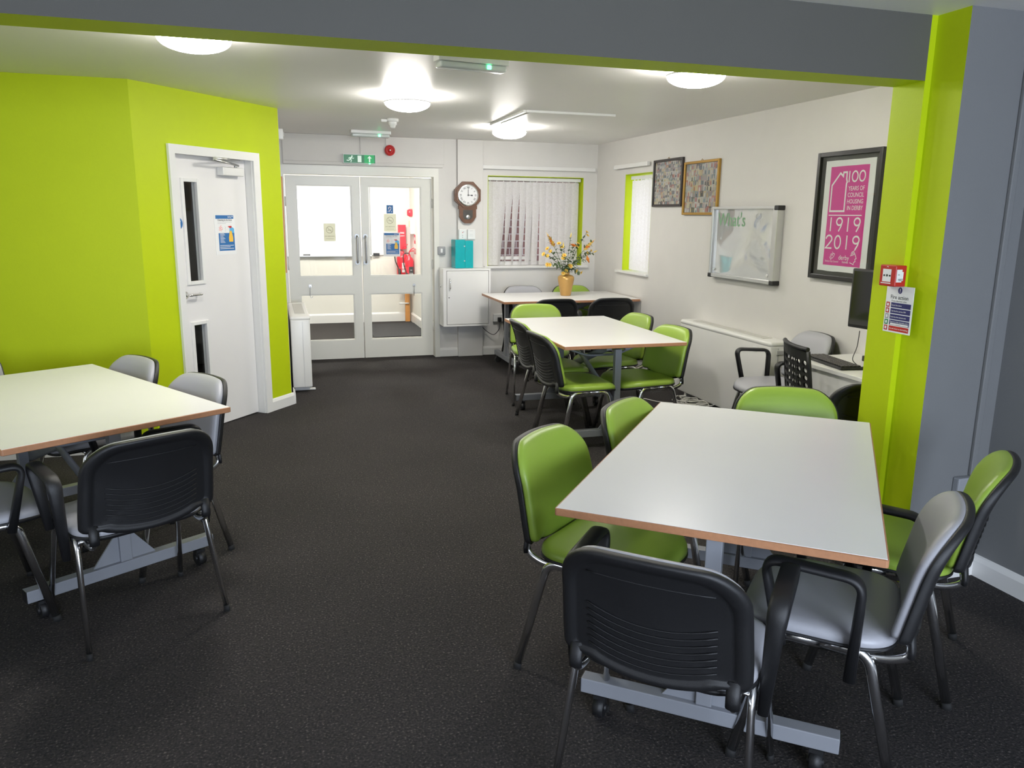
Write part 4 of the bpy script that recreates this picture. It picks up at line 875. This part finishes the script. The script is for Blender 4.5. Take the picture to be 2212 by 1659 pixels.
# ================================================================== CHAIRS
def back_y(x, z):
    zz = (z-.47)/.35
    y = -.232-.070*zz
    if zz > .5: y -= .03*(zz-.5)**2/.25
    return y + .6*x*x
def make_chair(vinyl, arms):
    t = thing('stacking_chair', '', 'chair')
    # seat pad
    out = dens(rrect(-.243, .243, -.195, .245, (.11, .11, .15, .15), 10), .03)
    def sw_(x, y, d):
        f = max(0, (y-.13)/.115); z = .438+d-.026*f*f-.010*max(0, 1-abs(y+.02)/.18)*max(0, 1-(x/.2)**2)
        return (x, y, z)
    MB().pillow(out, [(.90, -.004), (.985, -.002), (1.0, .006), (.995, .018), (.975, .027), (.93, .034), (.82, .038), (.6, .040), (.3, .040)], sw_).build('seat', vinyl, t)
    MB().pillow([(x*1.012, y*1.01) for x, y in out], [(.80, -.022), (.95, -.017), (1.0, -.006), (.995, .003), (.9, .003)], sw_).build('seat_shell', 'black_plastic', t)
    # backrest pad + black shell
    bo = dens(rrect(-.238, .238, .480, .808, (.022, .022, .105, .105), 9), .02)
    bo = [(x*(1-.05*max(0, (z-.55)/.27)), z - (.030*(1-(x/.175)**2)**.8 if z < .5 and abs(x) < .174 else 0)+(.010*(1-(x/.2)**2) if z > .78 else 0)) for x, z in bo]
    def bw(x, z, d): return (x, back_y(x, z)+d, z)
    MB().pillow(bo, [(.90, .002), (.985, .003), (1.0, .010), (.995, .020), (.97, .030), (.92, .036), (.80, .039), (.5, .040), (.2, .040)], bw).build('backrest', vinyl, t)
    so = [(x*1.035, .65+(z-.65)*(1.05 if z < .65 else 1.0)) for x, z in bo]
    sh = MB().pillow(so, [(.93, .004), (.995, .006), (1.0, .0), (.998, -.009), (.985, -.018), (.95, -.022), (.86, -.022), (.84, -.015), (.80, -.014), (.3, -.014)], bw)
    for k in range(7):   # moulded ribs on the lower rear face
        P = []
        for j in range(13):
            x = -.165+.33*j/12; z = .497+.021*k+.030*(1-(x/.165)**2)*-1+.02
            P.append(Vector(bw(x, z, -.0155)))
        sh.tube(P, .0028, .0022, n=6, up=(0, 1, 0))
    P = [Vector(bw(-.16+.32*j/10, .742, -.0155)) for j in range(11)]; sh.tube(P, .003, .002, n=6, up=(0, 1, 0))
    sh.build('back_shell', 'black_plastic', t)
    for s in (-1, 1):
        x = s*.236
        # legs of oval chrome tube, each taking half of the side rail
        fr = fillet([(x, .0, .424), (x, .125, .424), (s*.262, .218, .012)], .045, 8)
        rr = fillet([(x, .0, .424), (x, -.125, .424), (s*.262, -.228, .012)], .045, 8)
        for P in (fr, rr):
            lg = MB().tube(P, .0105, .0155, n=12, up=(1, 0, 0)).build('leg', 'chrome', t)
            e = Vector(P[-1]); d = (e-Vector(P[-2])).normalized()
            MB().tube([e-d*.012, e, e+Vector((0, 0, -.012))], .0112, .0162, n=12, up=(1, 0, 0)).build('ferrule', 'rubber', lg)
        # curved upright holding the backrest
        u = fillet([(s*.205, .03, .402), (s*.205, -.175, .402), (s*.205, -.234, .43), (s*.203, -.219, .49)], .04, 7)
        us = MB().tube(u, .009, .013, n=12, up=(1, 0, 0)).build('back_upright', 'chrome', t)
        MB().tube([(s*.205, -.229, .428), (s*.205, -.231, .448), (s*.204, -.224, .50)], .018, .0105, n=12, up=(1, 0, 0)).build('upright_sleeve', 'black_plastic', us)
        if arms == 1 or (arms == 2 and s < 0):
            xa = s*.278
            A = fillet([(s*.262, -.085, .345), (xa, -.095, .655), (xa, .165, .668), (s*.258, .105, .405)], .05, 8)
            MB().tube(A, .014, .023, n=12, up=(0, 0, 1) if False else None).build('armrest', 'black_plastic', t) if False else None
            b = MB(); rings = []
            n = 12; k = len(A); vs = []
            for i, p in enumerate(A):
                tt = (A[min(i+1, k-1)]-A[max(i-1, 0)]).normalized(); side = Vector((1, 0, 0)); side = (side-tt*side.dot(tt)).normalized(); nn = tt.cross(side)
                fl = min(1, max(0, (p.z-.50)/.12)); wx = .015+.011*fl; wy = .017-.005*fl
                for j in range(n):
                    cc, ss = math.cos(2*PI*j/n), math.sin(2*PI*j/n)
                    q = lambda v: math.copysign(abs(v)**.7, v)
                    vs.append(p+side*q(cc)*wx+nn*q(ss)*wy)
            b.add(vs, [(i*n+j, i*n+(j+1) % n, (i+1)*n+(j+1) % n, (i+1)*n+j) for i in range(k-1) for j in range(n)], True)
            b.add(vs[:n], [tuple(range(n))]); b.add(vs[-n:], [tuple(range(n))])
            b.build('armrest', 'black_plastic', t)
    MB().tube([(-.205, .03, .402), (.205, .03, .402)], .009, .013, n=12).tube([(-.235, .12, .412), (.235, .12, .412)], .008, n=10).tube([(-.235, -.12, .412), (.235, -.12, .412)], .008, n=10).build('seat_frame', 'chrome', t)
    return t
P0 = {}
CH = [ # x, y, angle, vinyl, arms, label, group
 (-.592, 3.232, .505, 'grey_vinyl', 1, 'grey armchair with its black back to us at the near end of the left table', 'chairs round the left table'),
 (-.60, 3.86, 2.2, 'grey_vinyl', 1, 'grey armchair at the right corner of the left table, nearest the white door', 'chairs round the left table'),
 (-.975, 4.47, 2.2, 'grey_vinyl', 0, 'grey chair behind the armchair, on the far right side of the left table', 'chairs round the left table'),
 (-1.20, 3.40, -1.15, 'grey_vinyl', 1, 'grey armchair cut off by the left edge, tucked under the left table', 'chairs round the left table'),
 (-1.61, 4.81, -2.58, 'grey_vinyl', 0, 'grey chair at the far end of the left table, only its back corner showing', 'chairs round the left table'),
 (1.12, 2.425, -2.45, 'green_vinyl', 0, 'green chair at the left side of the nearest table, closest to the camera', 'chairs round the nearest table'),
 (1.61, 2.775, -2.45, 'green_vinyl', 0, 'green chair at the far left corner of the nearest table', 'chairs round the nearest table'),
 (2.167, 2.801+.0, 2.737, 'green_vinyl', 0, 'green chair at the far end of the nearest table, facing us', 'chairs round the nearest table'),
 (1.024, 1.775, -.75, 'grey_vinyl', 1, 'grey armchair with its black back to us at the near end of the nearest table', 'chairs round the nearest table'),
 (1.595, 1.84, .80, 'grey_vinyl', 1, 'grey armchair on the right side of the nearest table, in front of a green one', 'chairs round the nearest table'),
 (2.12, 2.15, .74, 'green_vinyl', 2, 'green armchair on the right side of the nearest table by the grey wall', 'chairs round the nearest table'),
 (2.015, 5.05, -1.54, 'green_vinyl', 0, 'green chair with black back at the left side of the middle table, nearer one', 'chairs round the middle table'),
 (2.07, 5.66, -1.60, 'green_vinyl', 0, 'green chair with black back at the left side of the middle table, farther one', 'chairs round the middle table'),
 (2.21, 6.42, 2.98, 'green_vinyl', 0, 'green chair at the far end of the middle table, facing us', 'chairs round the middle table'),
 (2.515, 5.08, 1.70, 'green_vinyl', 0, 'green chair at the right side of the middle table, nearer one', 'chairs round the middle table'),
 (2.585, 5.82, 1.66, 'green_vinyl', 0, 'green chair at the right side of the middle table, beyond the nearer one', 'chairs round the middle table'),
 (2.61, 7.42, .01, 'grey_vinyl', 1, 'grey black-backed armchair at the back table, left of the two', 'chairs round the back table'),
 (3.22, 7.40, -.06, 'grey_vinyl', 1, 'grey black-backed armchair at the back table, close to the right wall', 'chairs round the back table'),
 (2.70, 8.20, 3.14, 'grey_vinyl', 1, 'grey armchair against the back wall behind the vase table', 'chairs round the back table'),
 (3.26, 8.18, 3.09, 'green_vinyl', 0, 'green chair against the back wall behind the gold vase', 'chairs round the back table'),
 (3.33, 4.60, 1.48, 'grey_vinyl', 1, 'grey armchair between the desk and the storage heater', 'chairs near the desk'),
 (2.92, 3.35, -.30, 'grey_vinyl', 0, 'black-backed chair half hidden behind the green pier', 'chairs near the desk'),
]
for (x, y, a_, vin, arms, lb, grp) in CH:
    key = (vin, arms)
    if key not in P0: P0[key] = make_chair(vin, arms); t = P0[key]
    else: t = copy_tree(P0[key])
    t.location = (x, y, 0); t.rotation_euler = (0, 0, a_); t['label'] = lb; t['group'] = grp

# ---------------- perforated task chair
t = thing('task_chair', 'black swivel chair with perforated plastic back at the desk', 'office chair', (3.21, 3.87, -.0), -1.86)
b = MB(); nc, nr = 6, 8; W_, z0_, z1_ = .40, .49, .845; cw = W_/nc; chh = (z1_-z0_)/nr
def pw_(x, z, d=0):
    v = (z-.5)/.4; return (x*(1-.12*abs(v-.3)), -.225-.05*v+.7*x*x+d-(.10*max(0, v-.88)), z)
for d in (-.006, .006):
    for r in range(nr):
        for c in range(nc):
            cx, cz = -W_/2+cw*(c+.5), z0_+chh*(r+.5); n = 16; hole = .34 if .5 < r < nr-.5 and 0 <= c < nc else .0
            if hole == 0 or r == nr-1:
                b.add([pw_(cx+sx*cw/2, cz+sz*chh/2, d) for sx, sz in ((-1, -1), (1, -1), (1, 1), (-1, 1))], [(0, 1, 2, 3)]); continue
            vs = []
            for k in range(n):
                an = 2*PI*k/n; ca, sa = math.cos(an), math.sin(an); q = .5/max(abs(ca), abs(sa))
                vs.append(pw_(cx+ca*q*cw, cz+sa*q*chh, d)); vs.append(pw_(cx+ca*hole*cw, cz+sa*hole*chh, d))
            b.add(vs, [(2*k, 2*((k+1) % n), 2*((k+1) % n)+1, 2*k+1) for k in range(n)])
for P in ([(-.205, z) for z in (.48, .59, .68, .77, .85)], [(.205, z) for z in (.48, .59, .68, .77, .85)]): b.tube([pw_(*p) for p in P], .012, n=8)
b.tube([pw_(-.205+.041*k, .86) for k in range(11)], .014, n=8); b.tube([pw_(-.205+.041*k, .48) for k in range(11)], .012, n=8)
b.build('perforated_back', 'black_plastic', t)
so = dens(rrect(-.23, .23, -.20, .24, .08, 6), .05)
MB().pillow(so, [(.9, -.02), (1, 0), (1, .03), (.93, .045), (.5, .05)], lambda x, y, d: (x, y, .43+d)).build('seat', 'black_plastic', t)
MB().box(-.03, .03, -.24, -.05, .40, .43).box(-.03, .03, -.26, -.225, .40, .55).build('back_bracket', 'black_plastic', t)
MB().cyl((0, 0, .10), (0, 0, .42), .025).build('gas_column', 'black_plastic', t)
for k in range(5):
    an = 2*PI*k/5; d = Vector((math.cos(an), math.sin(an), 0))
    lg = MB().tube([d*.02+Vector((0, 0, .12)), d*.27+Vector((0, 0, .075))], .016, n=8).build('base_leg', 'black_plastic', t)
    e = d*.27; n_ = Vector((-d.y, d.x, 0)); MB().cyl(e-n_*.02+Vector((0, 0, .03)), e+n_*.02+Vector((0, 0, .03)), .03, 16).build('caster', 'black_plastic', lg)
# ---------------- desk with computer
t = thing('computer_desk', 'white desk against the right wall behind the green pier', 'desk', (3.395, 3.60, 0))
MB().bbox(-.275, .28, -.62, .62, .705, .73, .003).build('desktop', 'gloss_white', t)
MB().bbox(-.262, -.245, -.58, .60, .505, .704, .002).build('front_panel', 'gloss_white', t)
MB().bbox(-.26, .27, .585, .605, 0, .704, .002).bbox(-.26, .27, -.605, -.585, 0, .704, .002).build('end_panel', mat('dark desk end', lin=(.03, .03, .03), rough=.5), t)
t = thing('keyboard', 'black computer keyboard on the desk', 'keyboard', (3.26, 3.95, .731), -PI/2-.15)
MB().bbox(-.22, .22, -.075, .075, 0, .016, .005).build('base', 'black_plastic', t)
b = MB()
for r in range(5):
    for c in range(17):
        b.bbox(-.208+c*.0245, -.208+c*.0245+.020, -.062+r*.0255, -.062+r*.0255+.020, .016, .024, .002, 1)
b.build('keys', mat('worn keys', lin=(.06, .055, .055), rough=.5), t)
t = thing('monitor', 'glossy black monitor partly hidden behind the green pier', 'monitor', (3.50, 3.82, 0), -PI/2+.12)
MB().bbox(-.27, .27, -.012, .02, .935, 1.30, .008, 3).build('casing', 'black_plastic', t)
a = Art().lay(.0125); a.rect(-.255, .255, .955, 1.285, 'black_gloss'); a.build('screen', t)
MB().bbox(-.05, .05, .02, .175, 1.05, 1.17, .006).build('wall_bracket', 'black_plastic', t)
for i, P in enumerate(([(3.42, 3.93, .93), (3.43, 3.95, .83), (3.38, 3.92, .76), (3.36, 3.86, .737)], [(3.45, 3.80, .93), (3.50, 3.79, .87), (3.47, 3.74, .80), (3.40, 3.80, .74), (3.34, 3.78, .737)])):
    o = MB().tube(bez(P), .0028, n=6).build('monitor_cable', 'ink'); tag(o, ('thin black cable hanging straight from the monitor to the keyboard', 'thin black cable looping down from the monitor onto the desk')[i], 'cable', 'monitor cables')
o = MB().bbox(3.50, 3.58, 3.30, 3.98, .731, .765, .004).build('sound_bar', 'black_plastic'); tag(o, 'low black bar lying on the white desk behind the keyboard', 'sound bar')
# ---------------- tangled white cable
rd = random.Random(11); P = [(XR-.10, 6.15, .03)]
for k in range(46):
    an = k*1.25+rd.uniform(-.6, .6); r = .05+.14*rd.random(); P.append((3.42+r*math.cos(an)*.95, 5.80+r*math.sin(an)*1.1+.002*k, .006+.05*rd.random()))
P += [(3.22, 6.02, .006), (3.12, 6.18, .006), (3.02, 6.02, .006), (3.0, 5.86, .006), (3.18, 5.78, .006), (3.34, 5.72, .006)]
o = MB().tube(bez(P, 5), .0045, n=6).build('tangled_cable', mat('white cable sheath', lin=(.70, .68, .64), rough=.5)); tag(o, 'tangle of white cable on the carpet under the right wall heater', 'cable')

# ================================================================== VASE AND FLOWERS
VX, VY, VZ = 3.02, 7.955, TT
t = thing('vase', 'gold shouldered vase standing on the back table', 'vase', (VX, VY, VZ))
MB().lathe([(0.0005, 0), (.052, 0), (.056, .006), (.078, .12), (.089, .175), (.088, .20), (.070, .218), (.040, .226), (.036, .236), (.044, .248), (.041, .250), (.032, .236), (.036, .20), (.03, .05), (.0005, .04)], 40).build('body', 'gold', t)
def leafshape(b, base, d, L, wd, up=Vector((0, 0, 1))):
    d = d.normalized(); s = d.cross(up); s = s.normalized() if s.length > 1e-3 else Vector((1, 0, 0)); n = s.cross(d)
    pr = [(0, .05), (.25, .8), (.5, 1), (.75, .7), (1, .02)]; vs = []
    for u, w_ in pr:
        c = base+d*L*u-n*L*.12*u*u
        vs += [c-s*wd*w_+n*wd*.25*w_, c, c+s*wd*w_+n*wd*.25*w_]
    b.add(vs, [(3*i+j, 3*i+j+1, 3*i+3+j+1, 3*i+3+j) for i in range(4) for j in (0, 1)], True)
def flower_head(b, c, d, r, npet, m):
    b.use(m); d = d.normalized(); a1 = d.orthogonal().normalized(); a2 = d.cross(a1)
    for k in range(npet):
        an = 2*PI*k/npet; rad = a1*math.cos(an)+a2*math.sin(an)
        leafshape(b, c, (rad+d*.6), r, r*.38, d)
    for k in range(max(3, npet-2)):
        an = 2*PI*(k+.5)/max(3, npet-2); rad = a1*math.cos(an)+a2*math.sin(an); leafshape(b, c, (rad*.5+d), r*.7, r*.3, d)
def flower(label, px, pz, py, kind, nleaf, seed, side=None):
    """tip offset px (x), pz (height above vase rim), py (depth)"""
    rd = random.Random(seed); base = Vector((px*.05, py*.05, .10)); rim = Vector((max(-.02, min(.02, px*.10)), max(-.02, min(.02, py*.1)), .25)); tip = Vector((px, py, .25+pz))
    mid = rim.lerp(tip, .5)+Vector((0, 0, .03)); P = bez([base, rim, mid, tip], 7)
    t = thing('flower_stem', label, 'flower', (VX, VY, VZ), 0, 'artificial flowers in the gold vase')
    b = MB().tube(P, .0022, n=6); b.build('stem', 'stem', t)
    b = MB(); b.keep = True; n = len(P)
    for k in range(nleaf):
        i = int(n*(.36+.58*k/max(1, nleaf))); i = min(i, n-2); p = P[i]; tt = (P[i+1]-P[i]).normalized()
        an = rd.uniform(0, 2*PI); out = (tt.orthogonal()*math.cos(an)+tt.cross(tt.orthogonal())*math.sin(an)); leafshape(b, p, out+tt*.7, rd.uniform(.03, .055), rd.uniform(.009, .016))
    if nleaf: b.build('leaves', 'leaf', t)
    d = (P[-1]-P[-3]).normalized(); b = MB(); b.keep = True
    if kind == 'spike':
        b.use('petal'); L = .15
        for k in range(30):
            u = k/30; c = tip-d*L*(1-u)*1.0; an = k*2.4; o1 = d.orthogonal().normalized(); o2 = d.cross(o1); r = .023*(1-u)**.6+.004
            b.use('petal' if k % 3 else 'orangepetal'); leafshape(b, c, (o1*math.cos(an)+o2*math.sin(an))+d*.9, r*1.7, r*.6, d)
        b.use('petal'); b.tube([tip-d*L, tip-d*.02, tip+d*.03], .007, n=6, radii=[1, .5, .1])
    elif kind == 'bud':
        b.use('petal'); b.tube([tip-d*.02, tip-d*.005, tip+d*.015, tip+d*.035], .008, n=8, radii=[.3, 1, .7, .1])
    elif kind == 'lily':
        flower_head(b, tip, d, .055, 6, 'orangepetal')
    else:
        flower_head(b, tip, d+Vector((0, -.5, 0)), .029, 8, 'petal'); flower_head(b, tip-d*.04+Vector((rd.uniform(-.03, .03), -.01, .0)), d+Vector((0, -.8, 0)), .026, 7, 'petal')
        b.use('orangepetal'); b.tube([tip, tip+d*.012], .007, n=6)
    b.build('blossom', None, t)
FL = [('yellow flower spike leaning left, tallest on that side of the vase', -.215, .40, .02, 'spike', 7),
 ('yellow flower spike leaning to the right over the window corner', .31, .335, .0, 'spike', 7),
 ('small yellow bud standing tallest at the middle of the bunch', .055, .385, .03, 'bud', 2),
 ('yellow bloom standing highest on the right above the window reveal', .235, .42, .03, 'daisy', 6),
 ('double yellow bloom high on the left of centre', -.095, .30, -.02, 'daisy', 8),
 ('orange lily-shaped flower at the centre of the bunch', .06, .27, -.03, 'lily', 6),
 ('yellow cluster at the far left of the bunch', -.255, .19, .0, 'daisy', 9),
 ('low drooping yellow bloom at the far left', -.225, .085, -.04, 'daisy', 7),
 ('small yellow flower above the far left cluster', -.205, .245, .03, 'daisy', 6),
 ('pale flower in front at the centre left', -.055, .18, -.08, 'daisy', 8),
 ('yellow flower head in front above the vase rim', .015, .07, -.085, 'daisy', 9),
 ('drooping flower hanging over the left of the rim', -.06, .0, -.075, 'daisy', 4),
 ('drooping flower hanging out to the right of the rim', .155, .0, -.03, 'daisy', 7),
 ('yellow flower on the right below the leaning spike', .285, .225, .02, 'daisy', 8),
 ('smallest bloom at the far right tip of the bunch', .345, .215, .04, 'bud', 5),
 ('yellow buds right of centre against the blind', .13, .30, .02, 'daisy', 8),
 ('thin bud stalk between the left blooms and the lily', -.03, .285, .02, 'bud', 3),
 ('orange bloom low on the right of the bunch', .215, .135, -.03, 'lily', 8)]
for i, (lb, px, pz, py, kd, nl) in enumerate(FL): flower(lb, px, pz, py, kd, nl+8, 40+i)
